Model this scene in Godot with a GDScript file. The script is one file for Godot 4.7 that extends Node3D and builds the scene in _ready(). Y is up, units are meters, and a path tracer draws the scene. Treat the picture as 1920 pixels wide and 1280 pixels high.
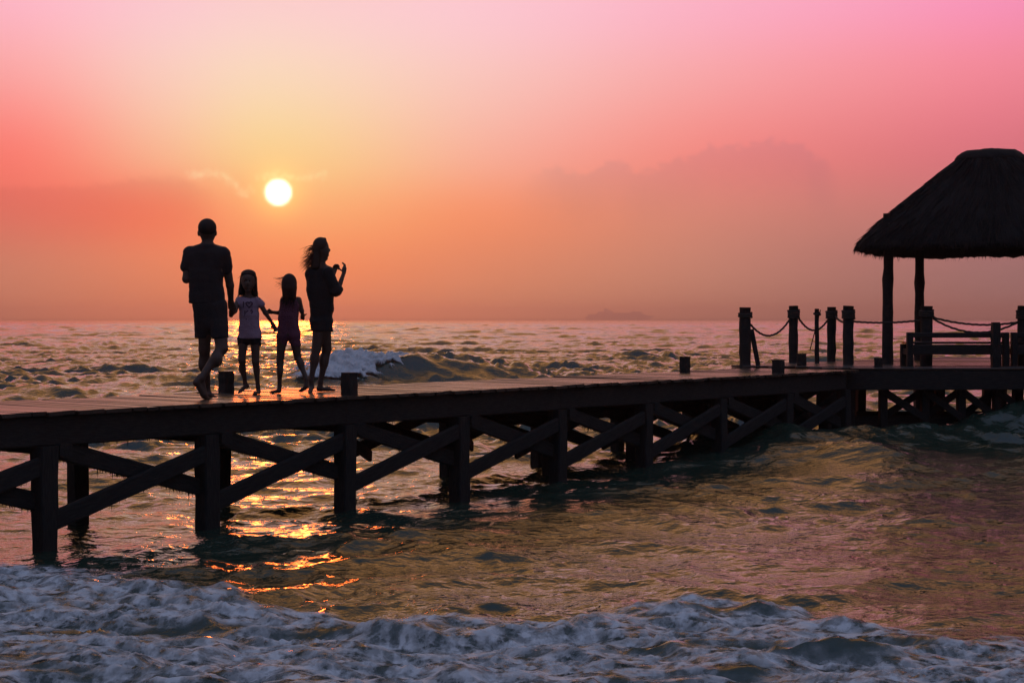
extends Node3D
# Two adults and two girls walk along a wooden jetty at sunset; a thatched shelter stands on the platform at its far end.
const DECK := 1.2            # top of the planks above the mean water level
const EYE := 2.0             # camera height
const EARTH := 6371000.0
const SUN_AZ := -8.19        # degrees, to the right of the view axis
const SUN_EL := 4.41

var rng := RandomNumberGenerator.new()
var warp_a := FastNoiseLite.new()
var warp_b := FastNoiseLite.new()
var patchy := FastNoiseLite.new()
var lump_a := FastNoiseLite.new()
var lump_b := FastNoiseLite.new()
var lump_c := FastNoiseLite.new()
var lace := FastNoiseLite.new()
var M := {}

# ------------------------------------------------------------------ small helpers
func noise(n: FastNoiseLite, s: int, f: float, oct := 1) -> void:
	n.seed = s
	n.noise_type = FastNoiseLite.TYPE_SIMPLEX_SMOOTH
	n.frequency = f
	n.fractal_type = FastNoiseLite.FRACTAL_FBM if oct > 1 else FastNoiseLite.FRACTAL_NONE
	n.fractal_octaves = oct

func tag(o: Node, label := "", category := "", group := "", kind := "") -> Node:
	if label: o.set_meta("label", label)
	if category: o.set_meta("category", category)
	if group: o.set_meta("group", group)
	if kind: o.set_meta("kind", kind)
	return o

func base(called: String, where := Vector3.ZERO, turn := 0.0) -> Node3D:
	var o := Node3D.new()
	o.name = called
	add_child(o, true)
	o.position = where
	o.rotation.y = turn
	return o

func put(mesh: Mesh, called: String, m: Material, parent: Node = self) -> MeshInstance3D:
	var o := MeshInstance3D.new()
	o.name = called
	o.mesh = mesh
	o.material_override = m
	parent.add_child(o, true)
	return o

func smooth(a: float, b: float, x: float) -> float:
	var t := clampf((x - a) / (b - a), 0.0, 1.0)
	return t * t * (3.0 - 2.0 * t)

func pier(s: float, w: float, y: float) -> Vector3:
	return Vector3(-4.316 + 0.634 * s - 0.773 * w, y, -(13.69 + 0.773 * s + 0.634 * w))

func arrays_mesh(v: PackedVector3Array, nrm: PackedVector3Array, idx: PackedInt32Array, col := PackedColorArray()) -> ArrayMesh:
	var a := []
	a.resize(Mesh.ARRAY_MAX)
	a[Mesh.ARRAY_VERTEX] = v
	a[Mesh.ARRAY_NORMAL] = nrm
	a[Mesh.ARRAY_INDEX] = idx
	if col.size(): a[Mesh.ARRAY_COLOR] = col
	var m := ArrayMesh.new()
	m.add_surface_from_arrays(Mesh.PRIMITIVE_TRIANGLES, a)
	return m

# rows run away from the camera, columns to the right; skip[i] leaves a vertex's triangles out when all three are marked
func grid_mesh(v: PackedVector3Array, nc: int, nr: int, skip := PackedByteArray(), col := PackedColorArray()) -> ArrayMesh:
	var nrm := PackedVector3Array()
	nrm.resize(v.size())
	for r in nr:
		var r0: int = maxi(r - 1, 0) * nc
		var r1: int = mini(r + 1, nr - 1) * nc
		var rr: int = r * nc
		for c in nc:
			var dx: Vector3 = v[rr + mini(c + 1, nc - 1)] - v[rr + maxi(c - 1, 0)]
			var dz: Vector3 = v[r1 + c] - v[r0 + c]
			nrm[rr + c] = dx.cross(dz).normalized()
	var idx := PackedInt32Array()
	idx.resize((nc - 1) * (nr - 1) * 6)
	var k := 0
	var cut := skip.size() > 0
	for r in nr - 1:
		for c in nc - 1:
			var a: int = r * nc + c
			var b: int = a + nc
			if cut and skip[a] + skip[b] + skip[a + 1] + skip[b + 1] == 4:
				continue
			idx[k] = a
			idx[k + 1] = b
			idx[k + 2] = b + 1
			idx[k + 3] = a
			idx[k + 4] = b + 1
			idx[k + 5] = a + 1
			k += 6
	idx.resize(k)
	return arrays_mesh(v, nrm, idx, col)

# a weathered squared timber from x = 0 to x = length, chamfered, slightly uneven along its length
func timber(length: float, w: float, h: float, segs := 1, rough := 0.0, chamfer := 0.012) -> ArrayMesh:
	var st := SurfaceTool.new()
	st.begin(Mesh.PRIMITIVE_TRIANGLES)
	st.set_smooth_group(-1)
	var rings := []
	var hw := w * 0.5
	var hh := h * 0.5
	var c: float = minf(chamfer, minf(hw, hh) * 0.5)
	var corner := [Vector2(hw, hh - c), Vector2(hw - c, hh), Vector2(-hw + c, hh), Vector2(-hw, hh - c), Vector2(-hw, -hh + c), Vector2(-hw + c, -hh), Vector2(hw - c, -hh), Vector2(hw, -hh + c)]
	for i in segs + 1:
		var ring := PackedVector3Array()
		var gx := 1.0 + rng.randf_range(-rough, rough)
		var gy := 1.0 + rng.randf_range(-rough, rough)
		for k in 8:
			var p: Vector2 = corner[k]
			ring.append(Vector3(length * i / segs, p.y * gy + rng.randf_range(-rough, rough) * h * 0.25, p.x * gx + rng.randf_range(-rough, rough) * w * 0.25))
		rings.append(ring)
	for i in segs:
		for k in 8:
			var k2 := (k + 1) % 8
			quad(st, rings[i][k], rings[i + 1][k], rings[i + 1][k2], rings[i][k2])
	for k in range(1, 7):
		tri(st, rings[0][0], rings[0][k], rings[0][k + 1])
		tri(st, rings[segs][0], rings[segs][k + 1], rings[segs][k])
	st.generate_normals()
	return st.commit()

func tri(st: SurfaceTool, a: Vector3, b: Vector3, c: Vector3) -> void:
	st.add_vertex(a)
	st.add_vertex(b)
	st.add_vertex(c)

func quad(st: SurfaceTool, a: Vector3, b: Vector3, c: Vector3, d: Vector3) -> void:
	tri(st, a, b, c)
	tri(st, a, c, d)

func along(o: Node3D, a: Vector3, b: Vector3, roll_up := Vector3.UP) -> Node3D:
	var x := (b - a).normalized()
	var z := x.cross(roll_up).normalized()
	if z.length() < 0.5: z = x.cross(Vector3.FORWARD).normalized()
	o.transform = Transform3D(Basis(x, z.cross(x).normalized(), z), a)
	return o

func beam(a: Vector3, b: Vector3, w: float, h: float, called: String, m: Material, parent: Node, segs := 4, rough := 0.05, up := Vector3.UP) -> MeshInstance3D:
	var o := put(timber(a.distance_to(b), w, h, segs, rough), called, m, parent)
	along(o, a, b, up)
	return o

# an upright squared pile, its faces turned with the jetty
func pile(at: Vector3, bottom: float, top: float, side: float, called: String, m: Material, parent: Node, turn := 0.885) -> MeshInstance3D:
	var a := Vector3(at.x, bottom, at.z)
	var b := Vector3(at.x + rng.randf_range(-0.012, 0.012), top, at.z)
	return beam(a, b, side, side, called, m, parent, 9, 0.085, Vector3(cos(turn), 0, -sin(turn)))

func tube(st: SurfaceTool, pts: PackedVector3Array, radii: PackedFloat32Array, sides := 6, caps := true) -> void:
	var n := pts.size()
	var prev := PackedVector3Array()
	var side := Vector3.ZERO
	for i in n:
		var t: Vector3 = (pts[mini(i + 1, n - 1)] - pts[maxi(i - 1, 0)]).normalized()
		if side == Vector3.ZERO:
			side = t.cross(Vector3.UP if absf(t.y) < 0.9 else Vector3.RIGHT).normalized()
		side = (side - t * side.dot(t)).normalized()
		var other := t.cross(side)
		var ring := PackedVector3Array()
		for k in sides:
			var a := TAU * k / sides
			ring.append(pts[i] + (side * cos(a) + other * sin(a)) * radii[i])
		if i > 0:
			for k in sides:
				var k2 := (k + 1) % sides
				quad(st, prev[k], prev[k2], ring[k2], ring[k])
		elif caps:
			for k in range(1, sides - 1): tri(st, ring[0], ring[k], ring[k + 1])
		if i == n - 1 and caps:
			for k in range(1, sides - 1): tri(st, ring[0], ring[k + 1], ring[k])
		prev = ring

func begin(group := 0) -> SurfaceTool:
	var st := SurfaceTool.new()
	st.begin(Mesh.PRIMITIVE_TRIANGLES)
	st.set_smooth_group(group)
	return st

func done(st: SurfaceTool) -> ArrayMesh:
	st.generate_normals()
	return st.commit()

# ------------------------------------------------------------------ materials
func ramp_texture(dark: Color, light: Color, freq: float, s: int, octaves := 5, px := 512) -> NoiseTexture2D:
	var n := FastNoiseLite.new()
	noise(n, s, freq, octaves)
	var t := NoiseTexture2D.new()
	t.width = px
	t.height = px
	t.seamless = true
	t.noise = n
	var g := Gradient.new()
	g.set_color(0, dark.linear_to_srgb())
	g.set_color(1, light.linear_to_srgb())
	t.color_ramp = g
	return t

func height_texture(freq: float, s: int, octaves := 5, px := 512) -> NoiseTexture2D:
	var n := FastNoiseLite.new()
	noise(n, s, freq, octaves)
	var t := NoiseTexture2D.new()
	t.width = px
	t.height = px
	t.seamless = true
	t.noise = n
	return t

func matte(dark: Color, light: Color, rough: float, scale: Vector3, freq := 0.02, s := 1, relief := 0.0, world := false) -> StandardMaterial3D:
	var m := StandardMaterial3D.new()
	m.albedo_texture = ramp_texture(dark, light, freq, s)
	m.roughness = rough
	m.uv1_triplanar = true
	m.uv1_world_triplanar = world
	m.uv1_scale = scale
	if relief > 0.0:
		m.heightmap_enabled = true
		m.heightmap_texture = height_texture(freq * 1.5, s + 50)
		m.heightmap_scale = relief
	return m

# froth: bubbles gathered into threads round open cells, thin where it is torn
func lace_texture() -> ImageTexture:
	var px := 640
	var n := FastNoiseLite.new()
	n.noise_type = FastNoiseLite.TYPE_CELLULAR
	n.cellular_return_type = FastNoiseLite.RETURN_DISTANCE2_SUB
	n.domain_warp_enabled = true
	n.domain_warp_amplitude = 26.0
	n.domain_warp_frequency = 0.016
	n.seed = 81
	n.frequency = 0.014
	var wide := n.get_seamless_image(px, px)
	n.seed = 82
	n.frequency = 0.045
	var tight := n.get_seamless_image(px, px)
	var soft := FastNoiseLite.new()
	noise(soft, 83, 0.012, 5)
	var cloud := soft.get_seamless_image(px, px)
	var im := Image.create(px, px, false, Image.FORMAT_RGBA8)
	for y in px:
		for x in px:
			var a := 1.0 - smooth(0.04, 0.38, wide.get_pixel(x, y).r)
			var b := 1.0 - smooth(0.03, 0.42, tight.get_pixel(x, y).r)
			var c := cloud.get_pixel(x, y).r - 0.5
			var tone := clampf(0.93 + 0.35 * c, 0.75, 0.98)
			im.set_pixel(x, y, Color(tone, tone, tone, clampf(0.18 + 0.85 * a + 0.45 * b + 2.4 * c, 0.03, 1.0)))
	return ImageTexture.create_from_image(im)

func make_materials() -> void:
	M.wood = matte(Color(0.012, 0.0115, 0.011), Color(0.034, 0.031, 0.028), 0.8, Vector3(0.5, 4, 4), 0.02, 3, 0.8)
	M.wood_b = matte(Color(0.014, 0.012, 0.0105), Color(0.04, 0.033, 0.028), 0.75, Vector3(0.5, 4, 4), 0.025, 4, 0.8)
	M.planks = []
	for k in 4:
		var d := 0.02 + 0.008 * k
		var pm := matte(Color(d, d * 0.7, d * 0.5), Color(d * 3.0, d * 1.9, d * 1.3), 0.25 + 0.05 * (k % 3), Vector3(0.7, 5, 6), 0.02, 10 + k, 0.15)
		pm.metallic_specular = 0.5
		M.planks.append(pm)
	M.weed = matte(Color(0.008, 0.01, 0.007), Color(0.02, 0.022, 0.014), 0.7, Vector3.ONE, 0.05, 22)
	M.rope = matte(Color(0.03, 0.026, 0.022), Color(0.09, 0.075, 0.06), 0.9, Vector3(8, 8, 8), 0.05, 25, 0.3)
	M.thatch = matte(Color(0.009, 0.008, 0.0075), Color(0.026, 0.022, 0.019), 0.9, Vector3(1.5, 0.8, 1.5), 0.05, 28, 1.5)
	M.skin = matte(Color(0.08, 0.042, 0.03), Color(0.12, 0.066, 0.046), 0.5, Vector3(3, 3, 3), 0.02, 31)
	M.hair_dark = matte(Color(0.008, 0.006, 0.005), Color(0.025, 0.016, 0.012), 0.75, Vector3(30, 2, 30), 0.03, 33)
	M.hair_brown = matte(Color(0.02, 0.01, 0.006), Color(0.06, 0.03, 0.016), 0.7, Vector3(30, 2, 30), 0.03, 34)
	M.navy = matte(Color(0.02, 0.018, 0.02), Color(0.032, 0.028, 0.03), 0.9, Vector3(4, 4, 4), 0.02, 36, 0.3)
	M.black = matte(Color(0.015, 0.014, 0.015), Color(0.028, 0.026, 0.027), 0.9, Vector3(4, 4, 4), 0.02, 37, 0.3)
	M.print = matte(Color(0.008, 0.008, 0.009), Color(0.06, 0.05, 0.05), 0.9, Vector3(3.5, 3.5, 3.5), 0.045, 38, 0.3)
	M.pale = matte(Color(0.34, 0.2, 0.27), Color(0.5, 0.33, 0.41), 0.9, Vector3(3, 3, 3), 0.02, 40, 0.4)
	M.romper = matte(Color(0.025, 0.008, 0.016), Color(0.42, 0.14, 0.22), 0.9, Vector3(3.5, 3.5, 3.5), 0.045, 42, 0.3)
	M.ink = matte(Color(0.05, 0.02, 0.05), Color(0.08, 0.035, 0.08), 0.9, Vector3.ONE, 0.02, 43)
	M.eye = matte(Color(0.02, 0.015, 0.012), Color(0.03, 0.02, 0.015), 0.2, Vector3.ONE, 0.02, 44)
	M.ship = matte(Color(0.7, 0.7, 0.7), Color(0.8, 0.8, 0.8), 0.6, Vector3(0.02, 0.02, 0.02), 0.02, 46)
	M.sand = matte(Color(0.22, 0.17, 0.12), Color(0.34, 0.27, 0.2), 0.95, Vector3(0.4, 0.4, 0.4), 0.02, 48, 2.0, true)
	var w := StandardMaterial3D.new()
	w.albedo_color = Color(0.032, 0.056, 0.038).linear_to_srgb()
	w.roughness = 0.07
	w.uv1_triplanar = true
	w.uv1_world_triplanar = true
	w.uv1_scale = Vector3(0.3, 0.3, 0.42)
	w.heightmap_enabled = true
	w.heightmap_texture = height_texture(0.012, 70, 6, 1024)
	w.heightmap_scale = 2.1
	w.metallic_specular = 0.6
	M.water = w
	var f := matte(Color(0.5, 0.5, 0.5), Color(0.9, 0.9, 0.9), 0.6, Vector3(0.62, 0.62, 1.1), 0.022, 74, 1.2, true)
	f.albedo_texture = lace_texture()
	f.transparency = BaseMaterial3D.TRANSPARENCY_ALPHA
	f.vertex_color_use_as_albedo = true
	M.foam = f
	var thick := matte(Color(0.7, 0.71, 0.72), Color(0.94, 0.94, 0.95), 0.7, Vector3(0.9, 0.9, 0.9), 0.03, 76, 2.0, true)
	thick.transparency = BaseMaterial3D.TRANSPARENCY_ALPHA
	thick.vertex_color_use_as_albedo = true
	M.thick_foam = thick

# ------------------------------------------------------------------ sky
const SKY_AZ := [-180.0, -90.0, -38.0, -17.5, -12.2, -8.2, -1.1, 6.4, 11.9, 17.5, 38.0, 90.0, 180.0]
const SKY_EL := [0.0, 1.84, 3.7, 5.6, 8.4, 11.2, 14.5, 19.0, 30.0, 50.0, 90.0]
const SKY_RGB := [
	[[60, 64, 80], [88, 80, 86], [146, 106, 96], [210, 133, 106], [220, 133, 97], [232, 138, 95], [218, 145, 108], [198, 136, 113], [174, 122, 110], [156, 115, 111], [122, 98, 98], [84, 78, 88], [60, 64, 80]],
	[[60, 65, 82], [90, 82, 90], [150, 105, 98], [213, 129, 105], [238, 136, 98], [255, 145, 93], [234, 142, 104], [206, 136, 115], [182, 122, 113], [162, 115, 114], [126, 99, 102], [86, 80, 90], [60, 65, 82]],
	[[61, 67, 84], [92, 84, 94], [158, 106, 104], [238, 119, 102], [253, 131, 98], [255, 174, 114], [252, 151, 110], [222, 137, 119], [206, 126, 118], [196, 118, 119], [142, 104, 106], [88, 82, 94], [61, 67, 84]],
	[[63, 69, 87], [94, 86, 99], [172, 114, 114], [255, 126, 115], [253, 182, 145], [252, 210, 144], [253, 177, 152], [247, 141, 132], [232, 127, 128], [219, 116, 127], [158, 110, 114], [90, 84, 99], [63, 69, 87]],
	[[67, 73, 92], [97, 90, 104], [184, 128, 134], [255, 168, 168], [253, 206, 191], [252, 220, 190], [253, 199, 190], [253, 168, 170], [251, 150, 160], [245, 136, 154], [172, 122, 124], [94, 89, 104], [67, 73, 92]],
	[[70, 77, 98], [100, 94, 108], [188, 136, 142], [255, 184, 201], [254, 201, 208], [254, 208, 207], [255, 201, 210], [255, 180, 200], [254, 165, 194], [249, 149, 187], [176, 130, 130], [97, 93, 108], [70, 77, 98]],
	[[73, 80, 101], [102, 97, 108], [182, 138, 124], [247, 184, 168], [250, 194, 170], [251, 198, 168], [250, 194, 170], [248, 182, 166], [244, 172, 162], [236, 162, 158], [172, 130, 120], [99, 95, 108], [73, 80, 101]],
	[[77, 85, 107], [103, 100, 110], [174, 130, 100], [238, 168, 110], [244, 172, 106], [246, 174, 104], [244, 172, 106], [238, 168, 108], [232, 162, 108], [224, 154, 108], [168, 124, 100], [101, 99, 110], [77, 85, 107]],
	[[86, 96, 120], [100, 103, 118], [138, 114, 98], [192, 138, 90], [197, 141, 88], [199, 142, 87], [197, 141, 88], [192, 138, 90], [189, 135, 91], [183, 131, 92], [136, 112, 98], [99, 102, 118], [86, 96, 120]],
	[[108, 121, 154], [110, 122, 153], [107, 110, 128], [112, 106, 112], [113, 106, 112], [113, 106, 112], [113, 106, 112], [112, 106, 112], [112, 106, 112], [111, 106, 114], [106, 110, 128], [110, 122, 153], [108, 121, 154]],
	[[114, 130, 166], [114, 130, 166], [114, 130, 166], [114, 130, 166], [114, 130, 166], [114, 130, 166], [114, 130, 166], [114, 130, 166], [114, 130, 166], [114, 130, 166], [114, 130, 166], [114, 130, 166], [114, 130, 166]]]

func hermite(xs: Array, ys: PackedVector3Array, x: float) -> Vector3:
	var n := xs.size()
	var i := 0
	while i < n - 2 and x > xs[i + 1]: i += 1
	var h: float = xs[i + 1] - xs[i]
	var t := clampf((x - xs[i]) / h, 0.0, 1.0)
	var d: Vector3 = (ys[i + 1] - ys[i]) / h
	var m0: Vector3 = d if i == 0 else (ys[i + 1] - ys[i - 1]) / (xs[i + 1] - xs[i - 1])
	var m1: Vector3 = d if i == n - 2 else (ys[i + 2] - ys[i]) / (xs[i + 2] - xs[i])
	var t2 := t * t
	var t3 := t2 * t
	return ys[i] * (2 * t3 - 3 * t2 + 1) + m0 * h * (t3 - 2 * t2 + t) + ys[i + 1] * (3 * t2 - 2 * t3) + m1 * h * (t3 - t2)

func sky_row(el: float) -> PackedVector3Array:
	var out := PackedVector3Array()
	for c in SKY_AZ.size():
		var ys := PackedVector3Array()
		for r in SKY_EL.size():
			var q: Array = SKY_RGB[r][c]
			ys.append(Vector3(q[0], q[1], q[2]) / 255.0)
		out.append(hermite(SKY_EL, ys, el))
	return out

func lin(v: Vector3) -> Vector3:
	return Vector3(pow(maxf(v.x, 0.0), 2.2), pow(maxf(v.y, 0.0), 2.2), pow(maxf(v.z, 0.0), 2.2))

const WISPS := [
	[[-11.24, 4.93], [-10.88, 5.0], [-10.42, 5.02], [-9.97, 4.98], [-9.84, 4.74], [-9.6, 4.6], [-9.43, 4.36], [-9.3, 4.27], [-9.18, 4.5]],
	[[-7.49, 4.88], [-7.03, 4.96], [-6.66, 5.1], [-6.53, 4.97]],
	[[-8.8, 4.92], [-8.24, 5.06], [-7.78, 4.93]]]
const BANK := [[-0.2, 4.5], [0.3, 5.0], [1.5, 5.42], [2.3, 5.15], [3.75, 5.6], [4.5, 5.25], [6.2, 5.72], [7.1, 6.1], [9.0, 6.24], [10.1, 6.16], [10.6, 5.68], [11.35, 5.2], [11.6, 4.6]]
const BANK_WEST := [[-40.0, 4.2], [-17.5, 4.5], [-14.8, 4.6], [-12.5, 4.95], [-11.6, 4.9], [-10.6, 4.6], [-9.9, 4.1]]

func edge_of(line: Array, az: float) -> float:
	if az <= line[0][0] or az >= line[-1][0]: return -9.0
	var i := 0
	while az > line[i + 1][0]: i += 1
	var t: float = (az - line[i][0]) / (line[i + 1][0] - line[i][0])
	return lerpf(line[i][1], line[i + 1][1], t * t * (3.0 - 2.0 * t))

func near_line(line: Array, p: Vector2) -> float:
	var best := 99.0
	for i in line.size() - 1:
		var a := Vector2(line[i][0], line[i][1])
		var b := Vector2(line[i + 1][0], line[i + 1][1])
		best = minf(best, p.distance_to(Geometry2D.get_closest_point_to_segment(p, a, b)))
	return best

func make_sky() -> PanoramaSkyMaterial:
	var w := 1024
	var h := 512
	var data := PackedFloat32Array()
	data.resize(w * h * 3)
	for y in h:
		var el := 90.0 - (y + 0.5) * 180.0 / h
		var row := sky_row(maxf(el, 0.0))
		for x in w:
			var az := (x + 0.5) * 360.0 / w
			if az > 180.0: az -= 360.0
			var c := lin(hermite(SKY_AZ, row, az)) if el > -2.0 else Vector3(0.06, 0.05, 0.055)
			var k := (y * w + x) * 3
			data[k] = c.x
			data[k + 1] = c.y
			data[k + 2] = c.z
	var im := Image.create_from_data(w, h, false, Image.FORMAT_RGBF, data.to_byte_array())
	var big := 4096
	im.resize(big, big / 2, Image.INTERPOLATE_BILINEAR)
	var n := FastNoiseLite.new()
	noise(n, 9, 0.9, 4)
	var dome := PI / 180.0
	var px := 360.0 / big
	for y in range(int((90.0 - 24.0) / px), int((90.0 + 1.0) / px)):
		var el := 90.0 - (y + 0.5) * px
		var row := sky_row(maxf(el, 0.0))
		for xx in range(int(-30.0 / px), int(30.0 / px)):
			var az := (xx + 0.5) * px
			var c := lin(hermite(SKY_AZ, row, az))
			if el > 2.0 and el < 7.0:
				# a low bank of cloud with a lumpy top on either side, thin and hazy
				var q := n.get_noise_2d(az * 2.2, el * 4.0)
				var e := edge_of(BANK, az) + q * 0.3
				var d := e - el
				var m := smooth(-0.03, 0.2, d) * (1.0 - smooth(0.3, 2.6, d)) * smooth(-0.2, 2.0, az) * (1.0 - smooth(10.6, 11.6, az))
				c = c * Vector3.ONE.lerp(Vector3(0.84, 0.91, 0.98), m * 0.8)
				e = edge_of(BANK_WEST, az) + q * 0.16
				d = e - el
				m = smooth(-0.06, 0.22, d) * (1.0 - smooth(0.3, 3.0, d)) * (1.0 - smooth(-11.5, -9.9, az)) * smooth(-38.0, -20.0, az)
				c = c * Vector3.ONE.lerp(Vector3(0.88, 0.84, 0.88), m * 0.8)
				if az > -12.0 and az < -5.5:
					for line in WISPS:
						var near := near_line(line, Vector2(az + q * 0.25, el + n.get_noise_2d(az * 6.0, el * 8.0) * 0.2))
						var g := exp(-pow(near / 0.07, 2.0)) * (0.6 + 0.6 * n.get_noise_2d(az * 12.0, 40.0 + el * 12.0))
						c += Vector3(0.06, 0.24, 0.15) * maxf(g, 0.0)
			var off := Vector2((az - SUN_AZ) * cos(el * dome), el - SUN_EL).length()
			if off < 6.0:
				c += Vector3(0.35, 0.26, 0.03) * exp(-pow(off / 0.75, 2.0)) + Vector3(0.06, 0.02, 0.0) * exp(-off / 1.6)
				c = c.lerp(Vector3(2.6, 2.1, 1.5), 1.0 - smooth(0.39, 0.5, off))
			im.set_pixel(posmod(xx, big), y, Color(c.x, c.y, c.z))
	var sky := PanoramaSkyMaterial.new()
	sky.panorama = ImageTexture.create_from_image(im)
	return sky

# ------------------------------------------------------------------ water
# wavelength, height, heading in degrees from straight towards the shore, how short the crests are
const TRAINS := [[26.0, 0.24, 4.0, 1.2], [15.0, 0.2, -11.0, 1.4], [9.5, 0.12, 6.0, 1.6], [5.4, 0.085, -15.0, 2.0], [3.1, 0.092, 19.0, 2.6], [1.9, 0.1, -9.0, 3.0], [1.1, 0.066, 24.0, 3.0], [0.62, 0.034, -20.0, 3.0], [0.34, 0.015, 11.0, 3.0], [0.18, 0.006, -30.0, 3.0]]
# x, distance, half width, height, length of the front, length of the back, skew (metres further out per metre to the right)
const CRESTS := [
	[11.8, 60.0, 4.6, 0.62, 1.1, 4.0, 0.1], [-12.2, 42.0, 1.9, 0.26, 0.6, 1.8, 0.05], [-14.5, 54.0, 3.5, 0.22, 0.9, 3.0, 0.1], [-10.0, 52.0, 2.8, 0.2, 0.9, 3.0, -0.1], [4.6, 82.0, 5.0, 0.18, 1.4, 4.0, 0.1],
	[5.2, 48.0, 3.4, 0.12, 0.8, 3.0, 0.15],
	[7.6, 21.6, 4.2, 0.27, 1.4, 2.0, 0.14], [7.6, 25.0, 6.6, 0.52, 1.5, 1.8, 0.42], [3.7, 22.2, 0.45, 0.16, 0.5, 1.0, 0.5], [4.6, 21.4, 0.7, 0.12, 0.6, 1.2, 0.4], [-2.2, 14.6, 1.6, 0.09, 0.5, 1.0, 0.25], [-0.9, 13.6, 1.0, 0.07, 0.35, 0.7, 0.3], [1.1, 16.6, 1.2, 0.06, 0.4, 0.9, 0.3], [3.4, 15.2, 1.1, 0.05, 0.3, 0.8, 0.3],
	[2.22, 11.6, 0.28, 0.075, 0.12, 0.3, 0.1], [2.85, 11.4, 0.4, 0.04, 0.1, 0.25, 0.0], [1.37, 11.2, 0.2, 0.085, 0.16, 0.3, 0.0], [0.95, 11.3, 0.32, 0.06, 0.18, 0.3, 0.0], [1.75, 11.1, 0.3, 0.04, 0.12, 0.25, 0.0], [-0.4, 11.7, 0.2, 0.04, 0.09, 0.25, 0.0]]

func breaker_height(x: float) -> float:
	return 0.92 * smooth(-8.0, -5.6, x) * (1.0 - smooth(-3.7, 4.8, x))

func sea_height(x: float, d: float, step: float) -> float:
	var h := 0.0
	var wa := warp_a.get_noise_2d(x, d)
	var wb := warp_b.get_noise_2d(x, d)
	var grow := 0.10 + 0.25 * smooth(12.5, 20.0, d) + 0.5 * smooth(21.0, 36.0, d)
	var fine := 0.34 + 0.06 * (1.0 - smooth(11.0, 12.4, d)) + 0.22 * smooth(14.0, 18.0, d) + 0.5 * smooth(20.0, 32.0, d)
	var far := smooth(58.0, 150.0, d)
	var calm := 0.8 + 0.7 * maxf(-0.3, patchy.get_noise_2d(x, d))
	for k in 10:
		var t: Array = TRAINS[k]
		var l: float = t[0]
		if step > l * 0.4: continue
		var keep := 1.0 - smooth(l * 0.18, l * 0.4, step)
		var a: float = deg_to_rad(t[2])
		var own := warp_b.get_noise_2d(x * t[3] / l + 31.0 * k, d * 1.8 / l)
		var ph := TAU * (d * cos(a) + x * sin(a)) / l + wa * 5.0 + own * 4.6
		var s := 1.0 - 2.0 * absf(sin(ph * 0.5))          # sharp crests, round troughs
		s = 0.75 * s + 0.25 * sin(ph)
		h += t[1] * s * keep * calm * (0.9 + 0.6 * wb) * (far if k < 2 else grow if k < 4 else fine)
	# far out the chop is finer than the mesh; its larger lumps stay
	if step > 1.2:
		h += minf(0.055 * step, 0.5) * warp_b.get_noise_2d(x * 2.2 / step, d * 3.2 / step)
	if d < 14.0: h += shore_lift(x, d)
	for c in CRESTS:
		var hw: float = c[2]
		var dx: float = x - c[0]
		if absf(dx) > hw * 2.4: continue
		var dd: float = d - c[1] - c[6] * dx - wa * 0.25 * hw
		if dd < -3.0 * c[4] or dd > 3.0 * c[5]: continue
		h += c[3] * exp(-pow(absf(dx) / hw, 3.0)) * exp(-pow(absf(dd) / (c[4] if dd < 0.0 else c[5]), 1.4)) * (0.9 + 0.5 * wb)
	if d > 44.0 and d < 72.0 and x > -9.0 and x < 6.0:
		var bh := breaker_height(x)
		var dd := d - 53.2 - 0.10 * (x + 3.0) - wa * 0.3
		h += bh * exp(-pow(absf(dd) / (lerpf(1.4, 1.25, smooth(-4.5, -1.5, x)) if dd < 0.0 else 4.2), 1.6)) * (0.95 + 0.3 * wb)
	return h - d * d / (2.0 * EARTH)

func foam_inside(x: float, d: float) -> float:
	var edge := edge_of(FOAM_EDGE, x) + 0.25 * lump_a.get_noise_2d(x * 1.3, d * 2.0) + 0.14 * lump_b.get_noise_2d(x, d)
	return smooth(0.0, 0.7, edge - d)

# the torn, heaped-up surface of the spent wave
func shore_lift(x: float, d: float) -> float:
	var big := lump_a.get_noise_2d(x * 0.6 + 0.3 * d, d * 1.7)
	var heap := patchy.get_noise_2d(x * 8.0, d * 26.0)
	var ridge := 1.0 - absf(lump_a.get_noise_2d(x * 0.8 + 17.0, d * 2.3 + 0.5 * x))
	return (0.05 + 0.95 * foam_inside(x, d)) * (0.07 * maxf(-0.3, big) + 0.075 * maxf(0.0, heap) + 0.055 * ridge * ridge * ridge)

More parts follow.
